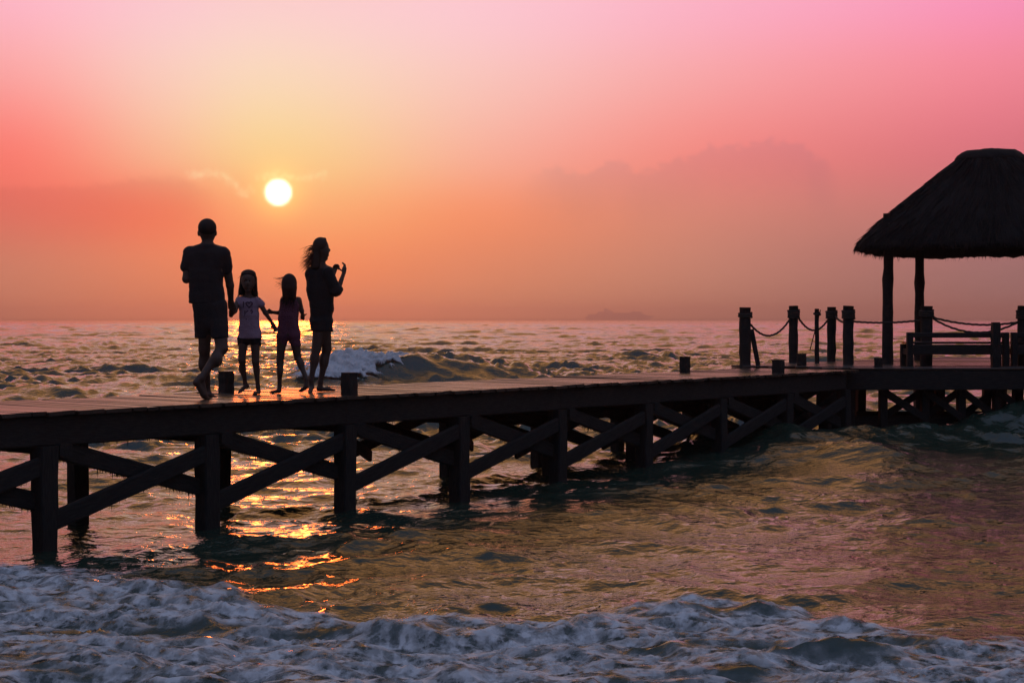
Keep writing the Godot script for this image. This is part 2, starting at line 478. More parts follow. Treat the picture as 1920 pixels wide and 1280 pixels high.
func build_sea() -> void:
	var rows := PackedFloat32Array()
	var d := 6.2
	while d < 5600.0:
		rows.append(d)
		if d < 30.0: d += maxf(0.03, 0.0034 * d)
		elif d < 44.0: d += 0.0052 * d
		elif d < 64.0: d += 0.17
		elif d < 600.0: d += maxf(0.17, 0.0042 * (d - 24.0))
		else: d += 0.02 * (d - 480.0)
	var cols := PackedFloat32Array()
	for a in [-5.0, -3.5, -2.5, -1.8, -1.3, -1.0, -0.8, -0.68, -0.6]: cols.append(a)
	for k in 24: cols.append(-0.55 + 0.0087 * k)
	for k in 471: cols.append(-0.341 + 0.682 * k / 470.0)
	for k in 24: cols.append(0.3497 + 0.0087 * k)
	for a in [0.6, 0.68, 0.8, 1.0, 1.3, 1.8, 2.5, 3.5, 5.0]: cols.append(a)
	var nc := cols.size()
	var nr := rows.size()
	var v := PackedVector3Array()
	v.resize(nc * nr)
	for r in nr:
		d = rows[r]
		var step: float = maxf((rows[mini(r + 1, nr - 1)] - d), 0.0013 * d)
		for c in nc:
			var x: float = cols[c] * (d + 2.0)
			var s2 := step if absf(cols[c]) < 0.56 else maxf(step, 0.15 * d)
			v[r * nc + c] = Vector3(x, sea_height(x, d, s2), -d)
	var sea := put(grid_mesh(v, nc, nr), "sea", M.water)
	tag(sea, "open sea with choppy waves rolling towards the shore", "", "", "structure")

# how far out the wash of foam reaches, along the shore
const FOAM_EDGE := [[-8.0, 13.6], [-4.2, 13.35], [-2.9, 13.0], [-2.2, 12.1], [-1.6, 11.3], [-0.8, 10.85], [0.1, 10.7], [0.6, 11.05], [0.9, 11.4], [1.4, 11.5], [1.8, 11.05], [2.2, 10.6], [2.6, 10.35], [3.4, 10.2], [4.5, 10.4], [8.0, 10.5]]

func build_shore_foam() -> void:
	var nc := 800
	var nr := 310
	var col := PackedColorArray()
	col.resize(nc * nr)
	var v := PackedVector3Array()
	v.resize(nc * nr)
	var skip := PackedByteArray()
	skip.resize(nc * nr)
	for r in nr:
		var d := 7.0 + 6.9 * r / (nr - 1)
		for c in nc:
			var x := (-0.52 + 1.04 * c / (nc - 1)) * (d + 1.0)
			var inside := foam_inside(x, d)
			var small := lump_c.get_noise_2d(x, d * 1.4)
			var dense := 0.62 + 1.1 * lump_a.get_noise_2d(x * 0.4 + 40.0, d * 1.6) + 0.6 * lump_b.get_noise_2d(x * 0.45 + 70.0, d * 1.3) + 0.15 * small
			var t := 0.007 + 0.004 * small + inside * clampf(dense, 0.0, 1.0) * (0.028 * absf(lump_b.get_noise_2d(x * 0.55 + 0.4 * d, d * 1.25)) + 0.014 * absf(lump_c.get_noise_2d(x * 0.4, d * 0.9)))
			v[r * nc + c] = Vector3(x, sea_height(x, d, 0.03) + t, -d)
			var cover := clampf(0.35 + 1.6 * dense, 0.0, 2.2) * smooth(0.0, 0.35, inside)
			col[r * nc + c] = Color(1, 1, 1, cover)
			skip[r * nc + c] = 1 if cover < 0.03 else 0
	var o := put(grid_mesh(v, nc, nr, skip, col), "shore_foam", M.foam)
	tag(o, "white foam of a spent wave washing along the shore", "foam", "", "stuff")

func build_wave_foam() -> void:
	var nc := 220
	var nr := 120
	var col := PackedColorArray()
	col.resize(nc * nr)
	var v := PackedVector3Array()
	v.resize(nc * nr)
	var skip := PackedByteArray()
	skip.resize(nc * nr)
	for r in nr:
		for c in nc:
			var x := -8.0 + 6.4 * c / (nc - 1)
			var cx := 53.2 + 0.10 * (x + 3.0)
			var dd := -2.3 + 3.0 * r / (nr - 1)
			var d := cx + dd
			var n1 := lump_a.get_noise_2d(x * 0.5, d * 0.8 + 20.0)
			var n2 := absf(lump_b.get_noise_2d(x * 0.45, d * 0.5))
			var n3 := absf(lump_c.get_noise_2d(x * 0.5, d * 0.5))
			# the white water covers the whole front on the left and only the lip on the right
			var reach := lerpf(2.0, -0.3, smooth(-4.9, -2.9, x + 0.5 * n1 + 0.8 * n2))
			var m := smooth(-reach - 0.5, -reach + 0.3, dd + 0.5 * n1 - 0.5 * n2) * (1.0 - smooth(0.0, 0.6, dd + 0.4 * n1)) * smooth(-7.4, -5.6, x + n1 * 0.8) * (1.0 - smooth(-3.4, -1.6, x + 0.9 * n1 + 0.6 * n3))
			var t := 0.012 + m * (0.07 + 0.26 * n2 + 0.1 * n3 + 0.1 * n1)
			v[r * nc + c] = Vector3(x, sea_height(x, d, 0.17) + t, -d + m * 0.3 * n2)
			col[r * nc + c] = Color(1, 1, 1, clampf(1.3 * smooth(0.25, 0.7, m + 0.9 * n2 * m + 0.5 * (n3 - 0.3)), 0.0, 1.0))
			skip[r * nc + c] = 1 if m < 0.02 else 0
	var o := put(grid_mesh(v, nc, nr, skip, col), "wave_foam", M.thick_foam)
	tag(o, "white tumbling foam on the breaking wave beyond the jetty", "foam", "", "stuff")

func build_beach() -> void:
	var nc := 60
	var nr := 60
	var v := PackedVector3Array()
	for r in nr:
		var d := 12.0 - 75.0 * pow(1.0 - float(r) / (nr - 1), 1.6)
		for c in nc:
			var x := -90.0 + 180.0 * c / (nc - 1)
			v.append(Vector3(x, lerpf(0.75, -0.9, smooth(-6.0, 14.0, d)) + 0.03 * warp_a.get_noise_2d(x * 3.0, d * 3.0), -d))
	tag(put(grid_mesh(v, nc, nr), "beach", M.sand), "sandy beach sloping into the water", "", "", "structure")

# ------------------------------------------------------------------ bodies: smooth union of capsules and ellipsoids, meshed as surface nets
func body_surface(prims: Array, cell: float, into: Array, clip := -99.0) -> void:
	var lo := Vector3(99, 99, 99)
	var hi := -lo
	for p in prims:
		if p[0] == 0:
			var r: float = maxf(p[7], p[8])
			lo = lo.min(Vector3(minf(p[1], p[4]) - r, minf(p[2], p[5]) - r, minf(p[3], p[6]) - r))
			hi = hi.max(Vector3(maxf(p[1], p[4]) + r, maxf(p[2], p[5]) + r, maxf(p[3], p[6]) + r))
		elif p[0] == 1:
			lo = lo.min(Vector3(p[1] - p[4], p[2] - p[5], p[3] - p[6]))
			hi = hi.max(Vector3(p[1] + p[4], p[2] + p[5], p[3] + p[6]))
	lo -= Vector3.ONE * cell * 3.0
	hi += Vector3.ONE * cell * 3.0
	var nx := int((hi.x - lo.x) / cell) + 1
	var ny := int((hi.y - lo.y) / cell) + 1
	var nz := int((hi.z - lo.z) / cell) + 1
	var f := PackedFloat32Array()
	f.resize(nx * ny * nz)
	f.fill(1.0)
	var sxy := nx * ny
	for p in prims:
		var kind: int = p[0]
		var k: float = p[9]
		var a := Vector3(p[1], p[2], p[3])
		var b := Vector3(p[4], p[5], p[6])
		var ra: float = p[7]
		var rb: float = p[8]
		var m := k + cell * 2.0
		var p0: Vector3
		var p1: Vector3
		if kind == 0:
			var r := maxf(ra, rb) + m
			p0 = a.min(b) - Vector3(r, r, r)
			p1 = a.max(b) + Vector3(r, r, r)
		else:
			p0 = a - b - Vector3(m, m, m)
			p1 = a + b + Vector3(m, m, m)
		var i0 := maxi(0, int((p0.x - lo.x) / cell))
		var i1 := mini(nx - 1, int((p1.x - lo.x) / cell) + 1)
		var j0 := maxi(0, int((p0.y - lo.y) / cell))
		var j1 := mini(ny - 1, int((p1.y - lo.y) / cell) + 1)
		var l0 := maxi(0, int((p0.z - lo.z) / cell))
		var l1 := mini(nz - 1, int((p1.z - lo.z) / cell) + 1)
		var ab := b - a
		var inv := 1.0 / maxf(ab.length_squared(), 1e-9)
		var least := minf(b.x, minf(b.y, b.z))
		for l in range(l0, l1 + 1):
			for j in range(j0, j1 + 1):
				var at := l * sxy + j * nx
				for i in range(i0, i1 + 1):
					var q := Vector3(lo.x + i * cell, lo.y + j * cell, lo.z + l * cell) - a
					var dist: float
					if kind == 0:
						var t := clampf(q.dot(ab) * inv, 0.0, 1.0)
						dist = (q - ab * t).length() - (ra + (rb - ra) * t)
					else:
						dist = ((q / b).length() - 1.0) * least
					var old := f[at + i]
					if kind == 2:
						dist = -dist
						var hh := maxf(k - absf(old - dist), 0.0) / k
						f[at + i] = maxf(old, dist) + hh * hh * k * 0.25
					else:
						var h := maxf(k - absf(old - dist), 0.0) / k
						f[at + i] = minf(old, dist) - h * h * k * 0.25
	if clip > -50.0:
		for l in nz:
			for j in ny:
				var cut := clip - (lo.y + j * cell)
				var at := l * sxy + j * nx
				for i in nx: f[at + i] = maxf(f[at + i], cut)
	var v: PackedVector3Array = into[0]
	var nrm: PackedVector3Array = into[1]
	var idx: PackedInt32Array = into[2]
	var where := PackedInt32Array()
	where.resize(nx * ny * nz)
	where.fill(-1)
	for l in nz - 1:
		for j in ny - 1:
			var at := l * sxy + j * nx
			for i in nx - 1:
				var c := at + i
				var a0 := f[c]
				var inside := a0 < 0.0
				var a1 := f[c + 1]
				var a2 := f[c + nx]
				var a3 := f[c + nx + 1]
				var a4 := f[c + sxy]
				var a5 := f[c + sxy + 1]
				var a6 := f[c + sxy + nx]
				var a7 := f[c + sxy + nx + 1]
				if (a1 < 0.0) == inside and (a2 < 0.0) == inside and (a3 < 0.0) == inside and (a4 < 0.0) == inside and (a5 < 0.0) == inside and (a6 < 0.0) == inside and (a7 < 0.0) == inside:
					continue
				var sum := Vector3.ZERO
				var n := 0
				var g := [a0, a1, a2, a3, a4, a5, a6, a7]
				for e in EDGES:
					var u: float = g[e[0]]
					var w: float = g[e[1]]
					if (u < 0.0) != (w < 0.0):
						sum += CORNERS[e[0]].lerp(CORNERS[e[1]], u / (u - w))
						n += 1
				where[c] = v.size()
				v.append(lo + (Vector3(i, j, l) + sum / n) * cell)
				nrm.append(Vector3(a1 + a3 + a5 + a7 - a0 - a2 - a4 - a6, a2 + a3 + a6 + a7 - a0 - a1 - a4 - a5, a4 + a5 + a6 + a7 - a0 - a1 - a2 - a3).normalized())
	for l in range(1, nz - 1):
		for j in range(1, ny - 1):
			var at := l * sxy + j * nx
			for i in range(1, nx - 1):
				var c := at + i
				if where[c] < 0: continue
				var inside := f[c] < 0.0
				if (f[c + 1] < 0.0) != inside: net(idx, v, nrm, where[c], where[c - nx], where[c - nx - sxy], where[c - sxy])
				if (f[c + nx] < 0.0) != inside: net(idx, v, nrm, where[c], where[c - sxy], where[c - 1 - sxy], where[c - 1])
				if (f[c + sxy] < 0.0) != inside: net(idx, v, nrm, where[c], where[c - 1], where[c - 1 - nx], where[c - nx])
	into[0] = v
	into[1] = nrm
	into[2] = idx

const EDGES := [[0, 1], [2, 3], [4, 5], [6, 7], [0, 2], [1, 3], [4, 6], [5, 7], [0, 4], [1, 5], [2, 6], [3, 7]]
const CORNERS := [Vector3(0, 0, 0), Vector3(1, 0, 0), Vector3(0, 1, 0), Vector3(1, 1, 0), Vector3(0, 0, 1), Vector3(1, 0, 1), Vector3(0, 1, 1), Vector3(1, 1, 1)]

func net(idx: PackedInt32Array, v: PackedVector3Array, nrm: PackedVector3Array, a: int, b: int, c: int, d: int) -> void:
	if a < 0 or b < 0 or c < 0 or d < 0: return
	var n := (v[b] - v[a]).cross(v[c] - v[a])
	if n.dot(nrm[a] + nrm[c]) > 0.0:      # front faces run clockwise
		for q in [a, c, b, a, d, c]: idx.append(q)
	else:
		for q in [a, b, c, a, c, d]: idx.append(q)

func cloth(d: Dictionary, part: String, called: String, m: Material, parent: Node, cell := 0.012) -> MeshInstance3D:
	var into := [PackedVector3Array(), PackedVector3Array(), PackedInt32Array()]
	body_surface(d[part], cell, into, d.clip.get(part, -99.0))
	if part != "hair": folds(into)
	return put(arrays_mesh(into[0], into[1], into[2]), called, m, parent)

# creases and folds pressed into a garment, then its normals made anew
func folds(into: Array) -> void:
	var v: PackedVector3Array = into[0]
	var nrm: PackedVector3Array = into[1]
	var idx: PackedInt32Array = into[2]
	for i in v.size():
		var p := v[i]
		var q := lump_a.get_noise_3d(p.x * 9.0, p.y * 3.0 + p.x * 4.0, p.z * 9.0)
		var q2 := lump_a.get_noise_3d(p.x * 5.0 + 30.0, p.y * 11.0, p.z * 5.0)
		v[i] = p + nrm[i] * (0.007 * q + 0.006 * q2)
	nrm.fill(Vector3.ZERO)
	for k in range(0, idx.size(), 3):
		var a := idx[k]
		var b := idx[k + 1]
		var c := idx[k + 2]
		var n := (v[c] - v[a]).cross(v[b] - v[a])
		nrm[a] += n
		nrm[b] += n
		nrm[c] += n
	for i in nrm.size(): nrm[i] = nrm[i].normalized()
	into[0] = v
	into[1] = nrm

func person(d: Dictionary, label: String) -> Node3D:
	var root := base("person", d.at)
	tag(root, label, "person", "family walking on the jetty")
	var into := [PackedVector3Array(), PackedVector3Array(), PackedInt32Array()]
	body_surface(d.body, 0.0115, into)
	body_surface(d.head, 0.006, into)
	body_surface(d.hand_0, 0.0042, into)
	body_surface(d.hand_1, 0.0042, into)
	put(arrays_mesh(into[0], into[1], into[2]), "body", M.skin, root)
	return root

# loose strands from a list of [root, direction, length]
func strands(from: Vector3, spread: Vector3, wind: Vector3, count: int, length: float, droop: float, m: Material, parent: Node, called := "hair_strands") -> void:
	var st := begin()
	for k in count:
		var p := from + Vector3(rng.randf_range(-1, 1) * spread.x, rng.randf_range(-1, 1) * spread.y, rng.randf_range(-1, 1) * spread.z)
		var dir := (wind + Vector3(rng.randf_range(-0.4, 0.4), rng.randf_range(-0.45, 0.45), rng.randf_range(-0.4, 0.4))).normalized()
		var curl := Vector3(rng.randf_range(-0.5, 0.5), rng.randf_range(-0.6, 0.6), rng.randf_range(-0.5, 0.5))
		var l := length * rng.randf_range(0.5, 1.15)
		var thick := rng.randf_range(0.0014, 0.0042)
		var pts := PackedVector3Array()
		var rad := PackedFloat32Array()
		for i in 7:
			var t := i / 6.0
			pts.append(p + dir * l * t + curl * l * 0.35 * sin(t * 3.0) * t + Vector3.DOWN * droop * t * t)
			rad.append(thick * (1.0 - t * 0.85))
		tube(st, pts, rad, 4)
	var o := put(done(st), called, m, parent)
	o.set_meta("kind", "stuff")

func build_people() -> void:
	var man := person(MAN, "tall person in dark T-shirt and shorts walking away barefoot, leading another by the hand")
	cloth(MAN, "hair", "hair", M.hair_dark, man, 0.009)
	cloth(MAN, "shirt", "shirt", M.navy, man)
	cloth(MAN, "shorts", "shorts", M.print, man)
	var girl := person(GIRL1, "small person in pale pink T-shirt with a printed heart, facing the shore")
	cloth(GIRL1, "hair", "hair", M.hair_dark, girl, 0.008)
	for q in [-0.088, 0.068]: strands(Vector3(q, 1.1, 0.0), Vector3(0.016, 0.03, 0.03), Vector3(0.0, -1.0, 0.0), 36, 0.1, 0.0, M.hair_dark, girl)
	strands(Vector3(-0.01, 1.29, 0.02), Vector3(0.06, 0.015, 0.05), Vector3(-0.5, -0.3, 0.2), 20, 0.06, 0.03, M.hair_dark, girl)
	var shirt := cloth(GIRL1, "shirt", "shirt", M.pale, girl, 0.009)
	cloth(GIRL1, "shorts", "shorts", M.black, girl)
	for s in [-1, 1]:
		var ball := SphereMesh.new()
		ball.radius = 0.0085
		ball.height = 0.017
		ball.radial_segments = 12
		ball.rings = 6
		var eye := put(ball, "eye", M.eye, girl)
		eye.position = Vector3(-0.0115 + s * 0.0275, 1.203, 0.076)
	shirt_print(shirt)
	var small := person(GIRL2, "small person in dark pink patterned romper, seen from behind")
	cloth(GIRL2, "hair", "hair", M.hair_dark, small, 0.008)
	strands(Vector3(0.0, 1.02, 0.07), Vector3(0.075, 0.03, 0.02), Vector3(-0.1, -1.0, 0.05), 60, 0.09, 0.02, M.hair_dark, small)
	cloth(GIRL2, "romper", "romper", M.romper, small, 0.01)
	strands(Vector3(-0.05, 1.2, 0.02), Vector3(0.03, 0.05, 0.05), Vector3(-1, 0.25, 0.1), 24, 0.09, 0.02, M.hair_brown, small)
	strands(Vector3(0.06, 1.0, 0.03), Vector3(0.02, 0.02, 0.03), Vector3(0.6, -0.3, 0.1), 14, 0.06, 0.01, M.hair_dark, small)
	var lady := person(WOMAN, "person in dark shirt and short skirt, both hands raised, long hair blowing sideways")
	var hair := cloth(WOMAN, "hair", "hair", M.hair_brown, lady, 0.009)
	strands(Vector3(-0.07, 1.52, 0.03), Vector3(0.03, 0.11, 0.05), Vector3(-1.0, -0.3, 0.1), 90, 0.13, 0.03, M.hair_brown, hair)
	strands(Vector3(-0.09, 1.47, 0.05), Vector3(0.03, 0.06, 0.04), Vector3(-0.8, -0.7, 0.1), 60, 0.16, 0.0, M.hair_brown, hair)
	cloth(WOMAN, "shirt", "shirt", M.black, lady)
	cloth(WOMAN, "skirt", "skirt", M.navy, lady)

func shirt_print(shirt: Node) -> void:
	# "I", a heart in outline and a few worn letters below, printed across the chest
	var st := begin()
	var o := Vector3(0.011, 0.955, 0.0755)
	var pts := PackedVector3Array()
	var rad := PackedFloat32Array()
	for k in 33:
		var a := TAU * k / 32.0
		pts.append(o + Vector3(16.0 * pow(sin(a), 3.0), 13.0 * cos(a) - 5.0 * cos(2 * a) - 2.0 * cos(3 * a) - cos(4 * a), 0) * 0.0021)
		rad.append(0.0055)
	tube(st, pts, rad, 6)
	var strokes := [[[-0.06, 0.03], [-0.062, -0.035]], [[-0.045, -0.065], [-0.047, -0.125]], [[-0.012, -0.065], [-0.045, -0.095], [-0.012, -0.125]], [[0.01, -0.07], [0.025, -0.06], [0.035, -0.08], [0.02, -0.1], [0.012, -0.125]], [[0.0, -0.14], [0.012, -0.165], [-0.01, -0.18]], [[-0.03, -0.15], [-0.035, -0.185]]]
	for s in strokes:
		pts = PackedVector3Array()
		rad = PackedFloat32Array()
		for q in s:
			pts.append(o + Vector3(q[0], q[1], 0.001 if q[1] > -0.05 else -0.004))
			rad.append(0.005)
		tube(st, pts, rad, 6)
	put(done(st), "shirt_print", M.ink, shirt)

const MAN := {
	"at": Vector3(-3.0592, 1.2, -16.4000),
	"head": [[1,-0.0189,1.7048,0,0.0878,0.1104,0.105,0,0,0.0162],[1,-0.0164,1.6471,-0.03,0.0673,0.0754,0.0754,0,0,0.0269],[1,-0.1045,1.6671,-0.0,0.014,0.0323,0.0194,0,0,0.0081],[1,0.066,1.6677,-0.01,0.0118,0.0296,0.0194,0,0,0.0081],[1,-0.0196,1.6727,-0.105,0.014,0.0242,0.0215,0,0,0.0108],[1,-0.0168,1.6177,-0.09,0.0269,0.0108,0.0162,0,0,0.0108],[2,-0.0521,1.6944,-0.105,0.014,0.0108,0.0135,0,0,0.0081],[2,0.0129,1.6944,-0.105,0.014,0.0108,0.0135,0,0,0.0081],[0,-0.0162,1.6294,0,-0.0143,1.532,0.01,0.0539,0.0592,0.0215]],
	"body": [[0,-0.0162,1.6187,0,-0.0143,1.5213,0.01,0.0539,0.0619,0.0269],[0,-0.0215,1.5379,0,-0.1616,1.484,0,0.0431,0.0539,0.0269],[0,-0.0162,1.5325,0,0.1185,1.484,0,0.0431,0.0539,0.0269],[0,-0.1185,1.4248,0,-0.0916,1.0478,0,0.0835,0.0781,0.0323],[0,0.0862,1.4194,0,0.0377,1.0424,0,0.0835,0.0754,0.0323],[0,-0.0215,1.4355,0,-0.0269,1.0262,0,0.0862,0.0862,0.0323],[0,-0.0754,0.8862,0,0.0754,0.8754,0,0.0835,0.0835,0.0323],[0,-0.1885,1.4678,0,-0.2249,1.2034,0.02,0.0566,0.0431,0.0215],[0,-0.2249,1.2034,0.02,-0.1463,1.2307,-0.2,0.042,0.0302,0.0162],[0,0.1508,1.4571,0,0.1944,1.1412,-0.09,0.0539,0.0399,0.0162],[0,0.1944,1.1412,-0.09,0.1714,0.9916,-0.27,0.0399,0.028,0.0162],[0,-0.0377,0.8592,0,-0.0625,0.4919,-0.06,0.0835,0.0566,0.0323],[0,-0.0625,0.4919,-0.06,-0.0629,0.0904,-0.22,0.0549,0.0312,0.0215],[1,-0.0791,0.3451,-0.09,0.0512,0.0916,0.0539,0,0,0.0323],[0,-0.0629,0.0741,-0.22,-0.0356,0.0195,-0.22,0.0302,0.0269,0.0162],[0,-0.0662,0.0268,-0.18,-0.0248,0.003,-0.28,0.0269,0.0237,0.0162],[0,-0.0248,0.003,-0.28,-0.0011,-0.0064,-0.36,0.0226,0.0162,0.0162],[0,0.0862,0.8592,0,0.1409,0.5052,0.08,0.0889,0.0603,0.0323],[0,0.1409,0.5052,0.08,-0.0375,0.2109,0.24,0.0582,0.0339,0.0215],[1,0.1045,0.3947,0.16,0.0566,0.0754,0.0592,0,0,0.0323],[0,-0.0508,0.2162,0.24,-0.084,0.1692,0.26,0.0345,0.0323,0.0215],[0,-0.0787,0.1692,0.26,-0.0174,0.0455,0.22,0.0323,0.0291,0.0215],[0,-0.0421,0.2052,0.23,-0.0106,0.0552,0.2,0.0323,0.0269,0.0215],[0,-0.0227,0.0455,0.22,0.0001,0.0126,0.2,0.028,0.0215,0.0162],[0,-0.0087,0.0237,0.21,0.0245,0.0053,0.16,0.0226,0.014,0.0108]],
	"hand_0": [[0,0.1559,0.9883,-0.264,0.1496,0.9152,-0.31,0.0167,0.0148,0.0108],[0,0.1644,0.9905,-0.268,0.1639,0.919,-0.3167,0.0167,0.0148,0.0108],[0,0.1728,0.9927,-0.272,0.178,0.9226,-0.3233,0.0167,0.0148,0.0108],[0,0.1814,0.995,-0.276,0.1923,0.9264,-0.33,0.0167,0.0148,0.0108],[0,0.1496,0.9152,-0.31,0.1513,0.8771,-0.37,0.0097,0.0092,0.0032],[0,0.1513,0.8771,-0.37,0.1681,0.8552,-0.4,0.0092,0.0073,0.0027],[0,0.1639,0.919,-0.3167,0.165,0.8716,-0.37,0.0097,0.0092,0.0032],[0,0.165,0.8716,-0.37,0.1792,0.8552,-0.4,0.0092,0.0073,0.0027],[0,0.178,0.9226,-0.3233,0.1761,0.8771,-0.37,0.0097,0.0092,0.0032],[0,0.1761,0.8771,-0.37,0.1902,0.8607,-0.4,0.0092,0.0073,0.0027],[0,0.1923,0.9264,-0.33,0.1871,0.8881,-0.37,0.0097,0.0092,0.0032],[0,0.1871,0.8881,-0.37,0.1957,0.8662,-0.4,0.0092,0.0073,0.0027],[0,0.1871,0.9754,-0.29,0.2022,0.9374,-0.33,0.0116,0.0102,0.0065],[0,0.2022,0.9374,-0.33,0.2008,0.8991,-0.37,0.0102,0.0078,0.0027]],
	"hand_1": [[0,-0.1409,1.2444,-0.2,-0.0942,1.2664,-0.27,0.0167,0.0148,0.0108],[0,-0.1409,1.2352,-0.2,-0.0942,1.251,-0.27,0.0167,0.0148,0.0108],[0,-0.1409,1.2261,-0.2,-0.0942,1.2359,-0.27,0.0167,0.0148,0.0108],[0,-0.1409,1.2169,-0.2,-0.0942,1.2204,-0.27,0.0167,0.0148,0.0108],[0,-0.0942,1.2664,-0.27,-0.0633,1.2665,-0.31,0.0097,0.0092,0.0032],[0,-0.0633,1.2665,-0.31,-0.0835,1.2725,-0.33,0.0092,0.0073,0.0027],[0,-0.0942,1.251,-0.27,-0.0578,1.25,-0.31,0.0097,0.0092,0.0032],[0,-0.0578,1.25,-0.31,-0.0835,1.2533,-0.33,0.0092,0.0073,0.0027],[0,-0.0942,1.2359,-0.27,-0.0578,1.2335,-0.31,0.0097,0.0092,0.0032],[0,-0.0578,1.2335,-0.31,-0.0835,1.2368,-0.33,0.0092,0.0073,0.0027],[0,-0.0942,1.2204,-0.27,-0.0633,1.2171,-0.31,0.0097,0.0092,0.0032],[0,-0.0633,1.2171,-0.31,-0.0835,1.2203,-0.33,0.0092,0.0073,0.0027],[0,-0.1284,1.2639,-0.22,-0.1013,1.2921,-0.25,0.0116,0.0102,0.0065],[0,-0.1013,1.2921,-0.25,-0.0723,1.2927,-0.27,0.0102,0.0078,0.0027]],
	"shirt": [[0,-0.0162,1.5217,0.0,-0.167,1.4732,0,0.0458,0.0592,0.0215],[0,-0.0162,1.5163,0,0.1293,1.4678,0,0.0458,0.0592,0.0215],[0,-0.14,1.4301,0,-0.1104,1.247,0,0.0916,0.0948,0.0431],[0,-0.1104,1.247,0,-0.1077,0.9723,0,0.0948,0.0996,0.0431],[0,0.0969,1.4248,0,0.0377,1.2309,0,0.0916,0.0894,0.0431],[0,0.0377,1.2309,0,0.0646,0.9616,0,0.0894,0.0948,0.0431],[0,-0.0215,1.4355,0,-0.0269,0.9616,0,0.1023,0.105,0.0539],[0,-0.1939,1.4625,0,-0.2269,1.3275,0.01,0.07,0.0619,0.0215],[0,0.1508,1.4517,0,0.1698,1.3072,-0.03,0.0673,0.0603,0.0215],[1,-0.0162,1.5325,-0.0,0.0754,0.0323,0.0808,0,0,0.0323]],
	"shorts": [[0,0.0108,0.9077,0,0.0108,0.7569,0,0.1023,0.0916,0.0323],[0,-0.07,0.94,0,0.0808,0.9293,0,0.1023,0.1023,0.0323],[0,-0.0592,0.8646,0,-0.0722,0.638,-0.04,0.0969,0.0835,0.0323],[0,0.0808,0.8646,0,0.1167,0.6282,0.05,0.0996,0.0851,0.0323]],
	"hair": [[1,-0.0151,1.7199,0.02,0.0921,0.0948,0.105,0,0,0.0162]],
	"clip": {"shirt": 0.9562,"shorts": 0.6061},
}
